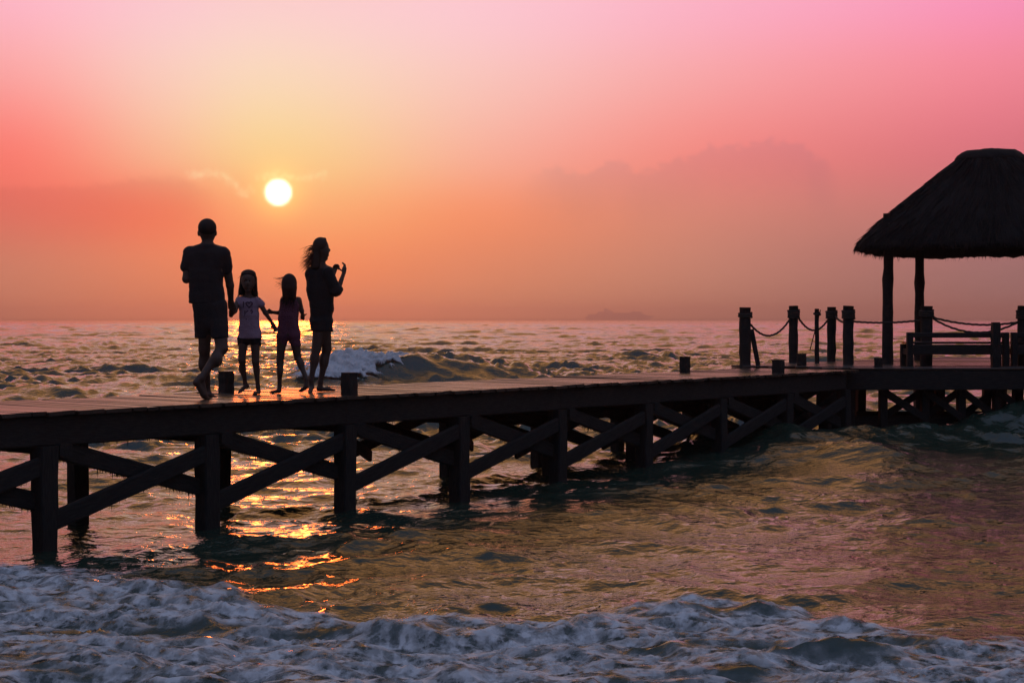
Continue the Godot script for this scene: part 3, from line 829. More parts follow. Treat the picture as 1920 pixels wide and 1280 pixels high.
const GIRL1 := {
	"at": Vector3(-2.7767, 1.2, -17.1500),
	"head": [[1,-0.0113,1.2111,0,0.0721,0.0957,0.0845,0,0,0.0169],[1,-0.0064,1.1486,0.03,0.0524,0.0591,0.062,0,0,0.0225],[1,0.003,1.1754,0.088,0.0107,0.0203,0.018,0,0,0.0068],[1,0.0014,1.128,0.078,0.0191,0.0079,0.0113,0,0,0.0045],[1,-0.0007,1.0974,0.065,0.0225,0.0169,0.0197,0,0,0.0113],[2,-0.025,1.2006,0.088,0.0158,0.0107,0.0135,0,0,0.0084],[2,0.0311,1.2006,0.088,0.0158,0.0107,0.0135,0,0,0.0084],[1,-0.0817,1.183,0,0.0079,0.0225,0.0146,0,0,0.0056],[1,0.0591,1.183,0,0.0079,0.0225,0.0146,0,0,0.0056],[0,-0.0113,1.121,0,-0.0113,1.0253,0,0.0315,0.0338,0.0169]],
	"body": [[0,-0.0113,1.1098,0,-0.0113,1.014,0,0.0315,0.036,0.0169],[0,-0.0113,1.0309,0,-0.1014,1.0028,0,0.0253,0.031,0.0169],[0,-0.0113,1.0309,0,0.0845,0.9971,0,0.0253,0.031,0.0169],[0,-0.0563,0.969,0,-0.0394,0.7887,0,0.0535,0.0535,0.0338],[0,0.0394,0.9633,0,0.0338,0.7887,0,0.0535,0.0535,0.0338],[0,-0.0507,0.631,0,0.0507,0.631,0,0.062,0.062,0.0338],[0,-0.1126,1.0028,0,-0.135,0.884,0.1,0.0315,0.0248,0.0169],[0,-0.135,0.884,0.1,-0.1423,0.8332,0.3,0.0242,0.0175,0.0141],[0,0.0957,0.9971,0,0.1659,0.8677,-0.02,0.0315,0.0248,0.0169],[0,0.1659,0.8677,-0.02,0.2333,0.7548,-0.06,0.0242,0.0175,0.0141],[0,-0.062,0.5972,0,-0.0739,0.3671,0.03,0.0535,0.0383,0.0225],[0,-0.0739,0.3671,0.03,-0.0533,0.1222,-0.05,0.036,0.0214,0.0169],[1,-0.085,0.2812,-0.02,0.0338,0.062,0.0366,0,0,0.0225],[0,-0.0533,0.1165,-0.05,-0.034,0.0874,-0.07,0.0214,0.0237,0.0169],[0,-0.0436,0.0935,-0.06,-0.0868,0.0462,0.02,0.0237,0.0191,0.0141],[0,-0.0868,0.0462,0.02,-0.107,0.025,0.05,0.0186,0.0124,0.0113],[0,0.062,0.5972,0,0.0679,0.35,0.02,0.0535,0.0383,0.0225],[0,0.0679,0.35,0.02,0.087,0.0895,-0.02,0.036,0.0214,0.0169],[1,0.0757,0.2643,-0.02,0.0338,0.062,0.0366,0,0,0.0225],[0,0.087,0.0839,-0.02,0.0911,0.0327,-0.03,0.022,0.0237,0.0169],[0,0.0926,0.0275,-0.02,0.0706,0.0184,0.09,0.0225,0.0191,0.0141],[0,0.0762,0.0184,0.09,0.0602,0.0175,0.13,0.0186,0.0135,0.0113]],
	"hand_0": [[0,-0.151,0.8352,0.3,-0.1435,0.8805,0.36,0.0119,0.0105,0.0113],[0,-0.1452,0.8339,0.3,-0.1339,0.8783,0.36,0.0119,0.0105,0.0113],[0,-0.1395,0.8325,0.3,-0.1245,0.8761,0.36,0.0119,0.0105,0.0113],[0,-0.1337,0.8312,0.3,-0.1149,0.8739,0.36,0.0119,0.0105,0.0113],[0,-0.1435,0.8805,0.36,-0.1295,0.8991,0.39,0.007,0.0067,0.0034],[0,-0.1295,0.8991,0.39,-0.115,0.8825,0.41,0.0067,0.0053,0.0028],[0,-0.1339,0.8783,0.36,-0.1185,0.8991,0.39,0.007,0.0067,0.0034],[0,-0.1185,0.8991,0.39,-0.1068,0.8825,0.41,0.0067,0.0053,0.0028],[0,-0.1245,0.8761,0.36,-0.1075,0.8991,0.39,0.007,0.0067,0.0034],[0,-0.1075,0.8991,0.39,-0.0985,0.8825,0.41,0.0067,0.0053,0.0028],[0,-0.1149,0.8739,0.36,-0.0992,0.8936,0.39,0.007,0.0067,0.0034],[0,-0.0992,0.8936,0.39,-0.093,0.877,0.41,0.0067,0.0053,0.0028],[0,-0.1268,0.8442,0.31,-0.105,0.8607,0.34,0.0084,0.0074,0.0068],[0,-0.105,0.8607,0.34,-0.0971,0.8771,0.37,0.0074,0.0056,0.0028]],
	"hand_1": [[0,0.2259,0.75,-0.06,0.2392,0.7073,-0.07,0.0119,0.0105,0.0113],[0,0.2309,0.7532,-0.06,0.2475,0.7126,-0.07,0.0119,0.0105,0.0113],[0,0.2358,0.7564,-0.06,0.2557,0.7178,-0.07,0.0119,0.0105,0.0113],[0,0.2408,0.7595,-0.06,0.2641,0.7231,-0.07,0.0119,0.0105,0.0113],[0,0.2392,0.7073,-0.07,0.2545,0.6812,-0.07,0.007,0.0067,0.0034],[0,0.2545,0.6812,-0.07,0.2474,0.6587,-0.06,0.0067,0.0053,0.0028],[0,0.2475,0.7126,-0.07,0.2658,0.6869,-0.07,0.007,0.0067,0.0034],[0,0.2658,0.6869,-0.07,0.2616,0.6615,-0.06,0.0067,0.0053,0.0028],[0,0.2557,0.7178,-0.07,0.2743,0.6954,-0.07,0.007,0.0067,0.0034],[0,0.2743,0.6954,-0.07,0.2757,0.67,-0.06,0.0067,0.0053,0.0028],[0,0.2641,0.7231,-0.07,0.2799,0.7039,-0.07,0.007,0.0067,0.0034],[0,0.2799,0.7039,-0.07,0.287,0.6813,-0.06,0.0067,0.0053,0.0028],[0,0.2291,0.7379,-0.05,0.2278,0.7097,-0.04,0.0084,0.0074,0.0068],[0,0.2278,0.7097,-0.04,0.2349,0.6928,-0.03,0.0074,0.0056,0.0028]],
	"shirt": [[0,-0.0225,1.0028,0,-0.0901,0.9915,0,0.031,0.0366,0.0169],[0,0.0,1.0028,0,0.0732,0.9859,0,0.031,0.0366,0.0169],[0,-0.0563,0.9577,0,-0.031,0.8338,0,0.0636,0.0636,0.0338],[0,-0.031,0.8338,0,-0.0479,0.6085,0,0.0636,0.076,0.0338],[0,0.0394,0.9521,0,0.0282,0.8338,0,0.0636,0.0636,0.0338],[0,0.0282,0.8338,0,0.0507,0.6029,0,0.0636,0.0777,0.0338],[0,-0.0084,0.9577,0,0.0,0.6085,0,0.0653,0.0755,0.0338],[0,-0.1014,0.9971,0,-0.1245,0.9574,0.03,0.0406,0.036,0.0169],[0,0.0845,0.9915,0,0.1295,0.9577,-0.0,0.0406,0.0372,0.0169]],
	"shorts": [[0,-0.0507,0.5972,0,0.0507,0.5972,0,0.0721,0.0721,0.0282],[0,-0.0676,0.586,0,-0.076,0.5297,0,0.0574,0.0518,0.0225],[0,0.062,0.586,0,0.0732,0.5297,0,0.0574,0.0518,0.0225]],
	"hair": [[1,-0.0104,1.2734,-0.012,0.0789,0.0507,0.08,0,0,0.0169],[1,-0.0133,1.2288,-0.03,0.0777,0.0873,0.076,0,0,0.0169],[0,-0.0765,1.2285,-0.02,-0.0963,1.0763,-0.02,0.0237,0.0259,0.0225],[0,0.056,1.2285,-0.02,0.0672,1.0537,-0.02,0.0237,0.0203,0.0225],[0,-0.0453,1.1846,-0.07,-0.0436,1.0261,-0.06,0.0451,0.0338,0.0225],[0,0.0113,1.1846,-0.07,0.0242,1.0261,-0.06,0.0451,0.0338,0.0225]],
	"clip": {"shirt": 0.5944,"shorts": 0.5184},
}
const GIRL2 := {
	"at": Vector3(-2.3943, 1.2, -17.4000),
	"head": [[1,0.0057,1.1771,0,0.0743,0.0971,0.0886,0,0,0.0171],[1,0.0016,1.1206,-0.03,0.0543,0.0571,0.0629,0,0,0.0229],[1,-0.0066,1.1504,-0.09,0.0109,0.02,0.0183,0,0,0.0069],[1,-0.0053,1.1042,-0.08,0.0183,0.008,0.0114,0,0,0.0046],[2,-0.0354,1.1733,-0.09,0.0149,0.0103,0.0137,0,0,0.0086],[2,0.0221,1.1733,-0.09,0.0149,0.0103,0.0137,0,0,0.0086],[1,-0.0657,1.1543,0,0.008,0.0229,0.0149,0,0,0.0057],[1,0.0771,1.1543,0,0.008,0.0229,0.0149,0,0,0.0057],[0,0.0057,1.0971,0,0.0057,1.0171,0,0.032,0.0343,0.0171]],
	"body": [[0,0.0057,1.0971,0,0.0114,1.0057,0,0.032,0.0366,0.0171],[0,0.0114,1.0229,0,-0.0571,1.0057,0,0.0274,0.0314,0.0171],[0,0.0114,1.0229,0,0.0971,1.0057,0,0.0274,0.0314,0.0171],[0,-0.0286,0.96,0,-0.04,0.7886,0,0.0514,0.0543,0.0343],[0,0.0629,0.9543,0,0.0229,0.7886,0,0.0514,0.0543,0.0343],[0,-0.0571,0.64,0,0.0457,0.64,0,0.0646,0.0646,0.0343],[0,-0.0571,1.0057,0,-0.0971,0.8631,-0.08,0.0297,0.0246,0.0171],[0,-0.0971,0.8631,-0.08,-0.1799,0.8742,0.02,0.024,0.0177,0.0143],[0,0.1086,1.0057,0,0.1374,0.8858,-0.02,0.0297,0.0246,0.0171],[0,0.1374,0.8858,-0.02,0.1279,0.8461,-0.16,0.024,0.0183,0.0143],[0,-0.0743,0.6057,0,-0.0943,0.3314,0,0.056,0.0377,0.0229],[0,-0.0943,0.3314,0,-0.1029,0.0906,-0.02,0.036,0.0223,0.0171],[1,-0.0914,0.2521,0.02,0.0343,0.0629,0.0371,0,0,0.0229],[0,-0.1029,0.0792,-0.02,-0.1043,0.0338,-0.01,0.0229,0.024,0.0171],[0,-0.11,0.0253,-0.01,-0.1771,0.0183,-0.0,0.0229,0.0171,0.0143],[0,-0.1714,0.0171,-0.0,-0.2,0.0137,-0.0,0.0166,0.0126,0.0114],[0,0.0571,0.6057,0,0.0932,0.3821,-0.03,0.0571,0.0389,0.0229],[0,0.0932,0.3821,-0.03,0.1949,0.1618,0.05,0.0377,0.0223,0.0171],[1,0.1314,0.32,0,0.0354,0.0514,0.0371,0,0,0.0229],[0,0.1949,0.1561,0.05,0.1962,0.0825,0.06,0.024,0.0251,0.0171],[0,0.1962,0.0768,0.06,0.1397,0.038,0.02,0.0246,0.0189,0.0143],[0,0.1397,0.038,0.02,0.1143,0.0286,-0.0,0.0183,0.0126,0.0114]],
	"hand_0": [[0,-0.1799,0.8831,0.02,-0.2068,0.8946,0.05,0.0117,0.0104,0.0114],[0,-0.1799,0.8771,0.02,-0.2068,0.8847,0.05,0.0117,0.0104,0.0114],[0,-0.1799,0.8713,0.02,-0.2068,0.8749,0.05,0.0117,0.0104,0.0114],[0,-0.1799,0.8653,0.02,-0.2068,0.865,0.05,0.0117,0.0104,0.0114],[0,-0.2068,0.8946,0.05,-0.2222,0.891,0.08,0.0071,0.0068,0.0034],[0,-0.2222,0.891,0.08,-0.212,0.8937,0.11,0.0068,0.0054,0.0029],[0,-0.2068,0.8847,0.05,-0.225,0.8796,0.08,0.0071,0.0068,0.0034],[0,-0.225,0.8796,0.08,-0.212,0.8823,0.11,0.0068,0.0054,0.0029],[0,-0.2068,0.8749,0.05,-0.2222,0.8711,0.08,0.0071,0.0068,0.0034],[0,-0.2222,0.8711,0.08,-0.2092,0.871,0.11,0.0068,0.0054,0.0029],[0,-0.2068,0.865,0.05,-0.2194,0.8597,0.08,0.0071,0.0068,0.0034],[0,-0.2194,0.8597,0.08,-0.2063,0.8596,0.11,0.0068,0.0054,0.0029],[0,-0.1883,0.8912,0.04,-0.1981,0.9053,0.07,0.0086,0.0075,0.0069],[0,-0.1981,0.9053,0.07,-0.2021,0.9023,0.1,0.0075,0.0057,0.0029]],
	"hand_1": [[0,0.1189,0.8461,-0.16,0.1077,0.8289,-0.2,0.0117,0.0104,0.0114],[0,0.125,0.8461,-0.16,0.1178,0.8289,-0.2,0.0117,0.0104,0.0114],[0,0.1309,0.8461,-0.16,0.1277,0.8289,-0.2,0.0117,0.0104,0.0114],[0,0.1369,0.8461,-0.16,0.1378,0.8289,-0.2,0.0117,0.0104,0.0114],[0,0.1077,0.8289,-0.2,0.1028,0.8058,-0.22,0.0071,0.0068,0.0034],[0,0.1028,0.8058,-0.22,0.1112,0.7942,-0.2,0.0068,0.0054,0.0029],[0,0.1178,0.8289,-0.2,0.1144,0.8,-0.22,0.0071,0.0068,0.0034],[0,0.1144,0.8,-0.22,0.1228,0.7884,-0.2,0.0068,0.0054,0.0029],[0,0.1277,0.8289,-0.2,0.126,0.8029,-0.22,0.0071,0.0068,0.0034],[0,0.126,0.8029,-0.22,0.1343,0.7913,-0.2,0.0068,0.0054,0.0029],[0,0.1378,0.8289,-0.2,0.1346,0.8116,-0.22,0.0071,0.0068,0.0034],[0,0.1346,0.8116,-0.22,0.143,0.8,-0.2,0.0068,0.0054,0.0029],[0,0.1369,0.8462,-0.18,0.1529,0.8462,-0.19,0.0086,0.0075,0.0069],[0,0.1529,0.8462,-0.19,0.1674,0.8549,-0.19,0.0075,0.0057,0.0029]],
	"romper": [[0,-0.0229,0.9829,0,0.0514,0.9829,0,0.0514,0.0514,0.0229],[0,-0.0314,0.9486,0,-0.04,0.8114,0,0.0594,0.064,0.0343],[0,-0.04,0.8114,0,-0.0571,0.6286,0,0.064,0.072,0.0343],[0,0.0629,0.9429,0,0.0257,0.8114,0,0.0594,0.064,0.0343],[0,0.0257,0.8114,0,0.0514,0.6286,0,0.064,0.072,0.0343],[0,-0.0714,0.6057,0,-0.0771,0.5257,0,0.0617,0.0491,0.02],[0,0.0571,0.6057,0,0.073,0.5313,-0.01,0.0617,0.0537,0.02],[0,-0.0258,0.9826,0.02,-0.0229,1.04,0,0.0126,0.0103,0.0114],[0,0.0541,0.9826,0.02,0.0457,1.04,0,0.0126,0.0103,0.0114]],
	"hair": [[1,0.0085,1.1824,0.02,0.0823,0.1063,0.0937,0,0,0.0171],[0,-0.0174,1.1303,0.06,-0.0245,1.0222,0.05,0.0486,0.0343,0.0286],[0,0.0481,1.1303,0.06,0.0525,1.0279,0.05,0.0486,0.0343,0.0286]],
	"clip": {"romper": 0.5029},
}
const WOMAN := {
	"at": Vector3(-2.0927, 1.2, -17.8000),
	"head": [[1,0.0029,1.5775,0,0.0818,0.1052,0.076,0,0,0.0175],[1,0.0351,1.5249,0,0.0497,0.0701,0.0555,0,0,0.0234],[1,0.0843,1.5554,-0.03,0.0152,0.0199,0.0129,0,0,0.0088],[1,0.0649,1.4964,-0.02,0.0199,0.0117,0.0187,0,0,0.0088],[1,0.0515,1.4609,-0.01,0.0222,0.0175,0.0234,0,0,0.0117],[2,0.0834,1.5845,0.04,0.0117,0.0105,0.0129,0,0,0.0088],[1,0.0024,1.5569,0.07,0.0175,0.0246,0.0088,0,0,0.0058],[0,0.0175,1.5015,0,-0.0058,1.3729,0,0.0409,0.0444,0.0234]],
	"body": [[0,0.0175,1.4898,0,-0.0058,1.3729,0,0.0409,0.0456,0.0234],[0,0.0,1.3846,0,-0.1015,1.3311,0.03,0.0351,0.0438,0.0234],[0,0.0,1.3846,0,0.0726,1.3387,-0.03,0.0351,0.0438,0.0234],[0,-0.0818,1.2793,0,-0.0468,0.9871,0,0.0731,0.0701,0.0468],[0,0.0468,1.2793,0,0.0468,0.9871,0,0.0731,0.0701,0.0468],[0,-0.0292,0.8175,0,0.0351,0.8175,0,0.0701,0.0701,0.0292],[0,0.0851,1.3179,0.08,0.1782,1.091,0.08,0.0433,0.0351,0.0205],[0,0.1782,1.0851,0.08,0.2484,1.3027,-0.0,0.0339,0.0205,0.0175],[0,0.0425,1.3302,-0.14,0.0881,1.2626,-0.26,0.0409,0.0327,0.0175],[0,0.0881,1.2626,-0.26,0.1312,1.3647,-0.3,0.0292,0.0187,0.0175],[0,-0.0175,0.7415,0,-0.0507,0.4675,0.04,0.0713,0.0503,0.0234],[0,-0.0507,0.4675,0.04,-0.0987,0.1373,0.1,0.0468,0.0269,0.0205],[1,-0.0699,0.357,0.05,0.0491,0.0818,0.0497,0,0,0.0292],[0,-0.0987,0.1315,0.1,-0.0929,0.0618,0.1,0.0281,0.0281,0.0175],[0,-0.0929,0.056,0.1,-0.1028,0.0179,0.16,0.0269,0.0222,0.0175],[0,-0.0971,0.0179,0.16,-0.1069,0.0062,0.22,0.0222,0.0152,0.0146],[0,0.0351,0.7415,0,0.0557,0.4659,-0.05,0.0713,0.0514,0.0234],[0,0.0557,0.4659,-0.05,-0.0135,0.1145,-0.04,0.0479,0.0281,0.0205],[1,0.0205,0.3428,-0.05,0.0514,0.0818,0.0497,0,0,0.0292],[0,-0.0135,0.1087,-0.04,-0.0223,0.0442,-0.04,0.0286,0.0304,0.0175],[0,-0.034,0.0325,-0.04,0.0692,0.0287,-0.06,0.0269,0.0222,0.0175],[0,0.0692,0.0287,-0.06,0.1374,0.0161,-0.08,0.0205,0.0117,0.0146]],
	"hand_0": [[0,0.2408,1.3032,0.0072,0.2405,1.3564,0.002,0.0134,0.0119,0.0117],[0,0.2459,1.3029,0.0024,0.249,1.3559,-0.006,0.0134,0.0119,0.0117],[0,0.251,1.3026,-0.0024,0.2575,1.3554,-0.014,0.0134,0.0119,0.0117],[0,0.2561,1.3022,-0.0072,0.2661,1.3549,-0.022,0.0134,0.0119,0.0117],[0,0.2405,1.3564,0.002,0.2522,1.3969,-0.02,0.0082,0.0078,0.0035],[0,0.2522,1.3969,-0.02,0.2278,1.4148,-0.03,0.0078,0.0061,0.0029],[0,0.249,1.3559,-0.006,0.257,1.3973,-0.03,0.0082,0.0078,0.0035],[0,0.257,1.3973,-0.03,0.2286,1.4214,-0.05,0.0078,0.0061,0.0029],[0,0.2575,1.3554,-0.014,0.2589,1.3917,-0.04,0.0082,0.0078,0.0035],[0,0.2589,1.3917,-0.04,0.2334,1.4159,-0.06,0.0078,0.0061,0.0029],[0,0.2661,1.3549,-0.022,0.2608,1.3803,-0.05,0.0082,0.0078,0.0035],[0,0.2608,1.3803,-0.05,0.2377,1.4046,-0.075,0.0078,0.0061,0.0029],[0,0.2328,1.3264,-0.01,0.2054,1.3443,-0.02,0.0098,0.0086,0.007],[0,0.2054,1.3443,-0.02,0.1926,1.3621,-0.03,0.0086,0.0065,0.0029]],
	"hand_1": [[0,0.1059,1.3724,-0.294,0.1287,1.4012,-0.29,0.0134,0.0119,0.0117],[0,0.1069,1.3672,-0.298,0.1303,1.3927,-0.2967,0.0134,0.0119,0.0117],[0,0.1079,1.3622,-0.302,0.132,1.3843,-0.3033,0.0134,0.0119,0.0117],[0,0.1089,1.357,-0.306,0.1337,1.3757,-0.31,0.0134,0.0119,0.0117],[0,0.1287,1.4012,-0.29,0.1541,1.4027,-0.28,0.0082,0.0078,0.0035],[0,0.1541,1.4027,-0.28,0.1711,1.3872,-0.26,0.0078,0.0061,0.0029],[0,0.1303,1.3927,-0.2967,0.1601,1.3878,-0.28,0.0082,0.0078,0.0035],[0,0.1601,1.3878,-0.28,0.1711,1.3723,-0.26,0.0078,0.0061,0.0029],[0,0.132,1.3843,-0.3033,0.1601,1.373,-0.28,0.0082,0.0078,0.0035],[0,0.1601,1.373,-0.28,0.1711,1.3605,-0.26,0.0078,0.0061,0.0029],[0,0.1337,1.3757,-0.31,0.1541,1.3611,-0.28,0.0082,0.0078,0.0035],[0,0.1541,1.3611,-0.28,0.1652,1.3516,-0.26,0.0078,0.0061,0.0029],[0,0.1036,1.3819,-0.28,0.1225,1.4023,-0.27,0.0098,0.0086,0.007],[0,0.1225,1.4023,-0.27,0.1474,1.405,-0.26,0.0086,0.0065,0.0029]],
	"shirt": [[0,-0.0058,1.367,0,-0.1074,1.3194,0.03,0.0386,0.0544,0.0234],[0,0.0,1.367,0,0.0784,1.327,-0.03,0.0374,0.0503,0.0234],[0,-0.0906,1.2793,0,-0.0701,1.1098,0,0.0807,0.0818,0.0468],[0,-0.0701,1.1098,0,-0.0322,0.9052,0,0.0818,0.0871,0.0468],[0,0.0526,1.2793,0,0.0468,1.1098,0,0.0807,0.0818,0.0468],[0,0.0468,1.1098,0,0.0526,0.9052,0,0.0818,0.0877,0.0468],[0,0.0851,1.3063,0.08,0.1782,1.1026,0.08,0.0585,0.0549,0.0234],[0,0.1665,1.1026,0.08,0.2099,1.1206,0.05,0.0573,0.0386,0.0175],[0,0.0425,1.3302,-0.14,0.0843,1.2621,-0.24,0.0503,0.0468,0.0234]],
	"skirt": [[0,-0.0351,0.8935,0,0.0409,0.8935,0,0.0889,0.0889,0.0351],[0,-0.038,0.7766,0,0.0438,0.7766,0,0.0912,0.0853,0.0351],[0,-0.0292,0.6831,0,0.038,0.6831,-0.0,0.0877,0.0865,0.0292]],
	"hair": [[1,-0.0088,1.6009,-0.0,0.0853,0.097,0.0877,0,0,0.0175],[0,0.0117,1.6476,0,0.0438,1.6798,0,0.0351,0.0117,0.0234],[0,-0.0432,1.547,0.03,-0.0524,1.3771,0.05,0.0497,0.0438,0.0292],[0,-0.0641,1.4878,0.05,-0.0937,1.3532,0.07,0.0322,0.0175,0.0234]],
	"clip": {"shirt": 0.8701,"skirt": 0.6626},
}

# ------------------------------------------------------------------ the jetty
const FIRST := 0.45          # first near pile along the jetty
const BAY := 1.825           # distance between piles
const SIDE := 0.155

# torn weed and drips hanging from the underside of a timber
func drips(st: SurfaceTool, a: Vector3, b: Vector3, below: float, each: float) -> void:
	var n := int(a.distance_to(b) / each)
	for k in n:
		var p := a.lerp(b, rng.randf()) + Vector3.DOWN * below
		var l := rng.randf_range(0.012, 0.04) if rng.randf() < 0.94 else rng.randf_range(0.05, 0.1)
		var w := rng.randf_range(0.004, 0.009)
		var dir := (b - a).normalized() * w
		var tip := p + Vector3(rng.randf_range(-0.008, 0.008), -l, rng.randf_range(-0.006, 0.006))
		var c1 := p - dir + Vector3.UP * 0.012
		var c2 := p + dir + Vector3.UP * 0.012
		var c3 := p + Vector3(-dir.z, 0.012, dir.x)
		tri(st, c1, c2, tip)
		tri(st, c2, c3, tip)
		tri(st, c3, c1, tip)

func plank_meshes(length: float, width: float) -> Array:
	var out := []
	for k in 5: out.append(timber(length, width, 0.036, 3, 0.07, 0.006))
	return out

func build_jetty() -> void:
	var root := base("jetty", pier(0, 0, 0))
	var inv := root.transform.affine_inverse()
	tag(root, "long wooden jetty on piles running from the left out to the thatched shelter", "jetty")
	var P := func(s: float, w: float, y: float) -> Vector3: return inv * pier(s, w, y)
	# planks laid across
	var meshes := plank_meshes(1.86, 0.142)
	var s := -7.5
	while s < 15.35:
		var o := put(meshes[rng.randi() % 5], "plank", M.planks[rng.randi() % 4], root)
		var j := rng.randf_range(-0.035, 0.02)
		var lift := rng.randf_range(-0.005, 0.004)
		along(o, P.call(s + rng.randf_range(-0.006, 0.006), -0.05 + j, DECK - 0.018 + lift), P.call(s + rng.randf_range(-0.006, 0.006), 1.8 + j, DECK - 0.018 + lift + rng.randf_range(-0.006, 0.006)))
		o.rotate_object_local(Vector3.RIGHT, rng.randf_range(-0.02, 0.02))
		s += 0.151
	# bearers under the planks, in lengths that meet over the piles
	for w in [0.06, 0.75, 1.5]:
		for k in range(-4, 8, 2):
			var a := FIRST + BAY * k
			var b := minf(a + BAY * 2.0 - 0.004, 15.38)
			if b - a < 0.3: continue
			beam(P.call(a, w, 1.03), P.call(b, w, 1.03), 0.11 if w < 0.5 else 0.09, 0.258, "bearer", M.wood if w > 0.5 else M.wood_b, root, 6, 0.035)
	var st := begin(-1)
	for k in range(-4, 9):
		var s0 := FIRST + BAY * k
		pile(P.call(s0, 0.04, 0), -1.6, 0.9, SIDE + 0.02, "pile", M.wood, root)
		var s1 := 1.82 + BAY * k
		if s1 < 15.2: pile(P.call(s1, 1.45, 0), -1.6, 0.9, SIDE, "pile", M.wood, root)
		# cap under the bearers, across the jetty
		if k < 8: beam(P.call(s0 + 0.16, -0.06, 0.86), P.call(s0 + 0.16, 1.62, 0.86), 0.13, 0.11, "cap_beam", M.wood, root, 4, 0.05)
		var e0 := P.call(s0 - 0.02, 0.0, 0.24 + rng.randf_range(-0.02, 0.02)) as Vector3
		var e1 := P.call(s0 + BAY + 0.02, 0.0, 0.76 + rng.randf_range(-0.02, 0.02)) as Vector3
		var f0 := P.call(s0 - 0.02, 0.075, 0.91) as Vector3
		var f1 := P.call(s0 + BAY + 0.02, 0.075, 0.38 + rng.randf_range(-0.05, 0.02)) as Vector3
		if k < 8:
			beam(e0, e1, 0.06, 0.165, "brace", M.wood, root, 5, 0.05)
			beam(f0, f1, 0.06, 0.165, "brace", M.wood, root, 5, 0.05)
			drips(st, e0, e1, 0.08, 0.03)
			drips(st, f0, f1, 0.08, 0.012)
		if k > 3 and k < 8:
			# here the frame is doubled, with more stays between the rows
			pile(P.call(s0 + 0.75, 0.75, 0), -1.6, 0.9, SIDE, "pile", M.wood, root)
			beam(P.call(s0, 0.72, 0.34), P.call(s0 + BAY, 0.72, 0.84), 0.05, 0.16, "brace", M.wood, root, 4, 0.05)
			beam(P.call(s0, 0.86, 0.84), P.call(s0 + BAY, 0.86, 0.34), 0.05, 0.16, "brace", M.wood, root, 4, 0.05)
			beam(P.call(s0, 1.2, 0.72), P.call(s0 + BAY, 1.2, 0.76), 0.05, 0.2, "waling", M.wood, root, 4, 0.05)
		# the far row carries braces as well
		if k > 1 and k < 7:
			beam(P.call(s1, 1.56, 0.36), P.call(s1 + BAY, 1.56, 0.88), 0.05, 0.15, "brace", M.wood, root, 4, 0.05)
			beam(P.call(s1, 1.36, 0.88), P.call(s1 + BAY, 1.36, 0.36), 0.05, 0.15, "brace", M.wood, root, 4, 0.05)
			beam(P.call(s0, 0.13, 0.82), P.call(s1 + 0.3, 1.3, 0.4), 0.05, 0.13, "brace", M.wood, root, 4, 0.05)
	drips(st, P.call(-6.0, 0.06, 0.9), P.call(15.0, 0.06, 0.9), 0.0, 0.025)
	var weed := put(done(st), "hanging_weed", M.weed, root)
	weed.set_meta("kind", "stuff")

func bollard(at: Vector3, height: float, side: float, label: String) -> void:
	var root := base("bollard", at, 0.0)
	tag(root, label, "bollard", "square bollards along the jetty")
	pile(Vector3.ZERO, -0.3, height - 0.014, side, "post", M.wood_b, root, 0.885)
	var cap := put(timber(0.016, side * 0.99, side * 0.99, 1, 0.0, 0.01), "top", M.wood, root)
	along(cap, Vector3(0, height - 0.0135, 0), Vector3(0, height, 0), Vector3(cos(0.885), 0, -sin(0.885)))

# ------------------------------------------------------------------ the platform
func left_end(d: float) -> float:
	var a := (15.42 - 0.773 * (d - 13.69)) / 0.634 - 4.316
	var b := ((d - 13.69) * 0.634 - 2.35) / 0.773 - 4.316
	return maxf(a, b)

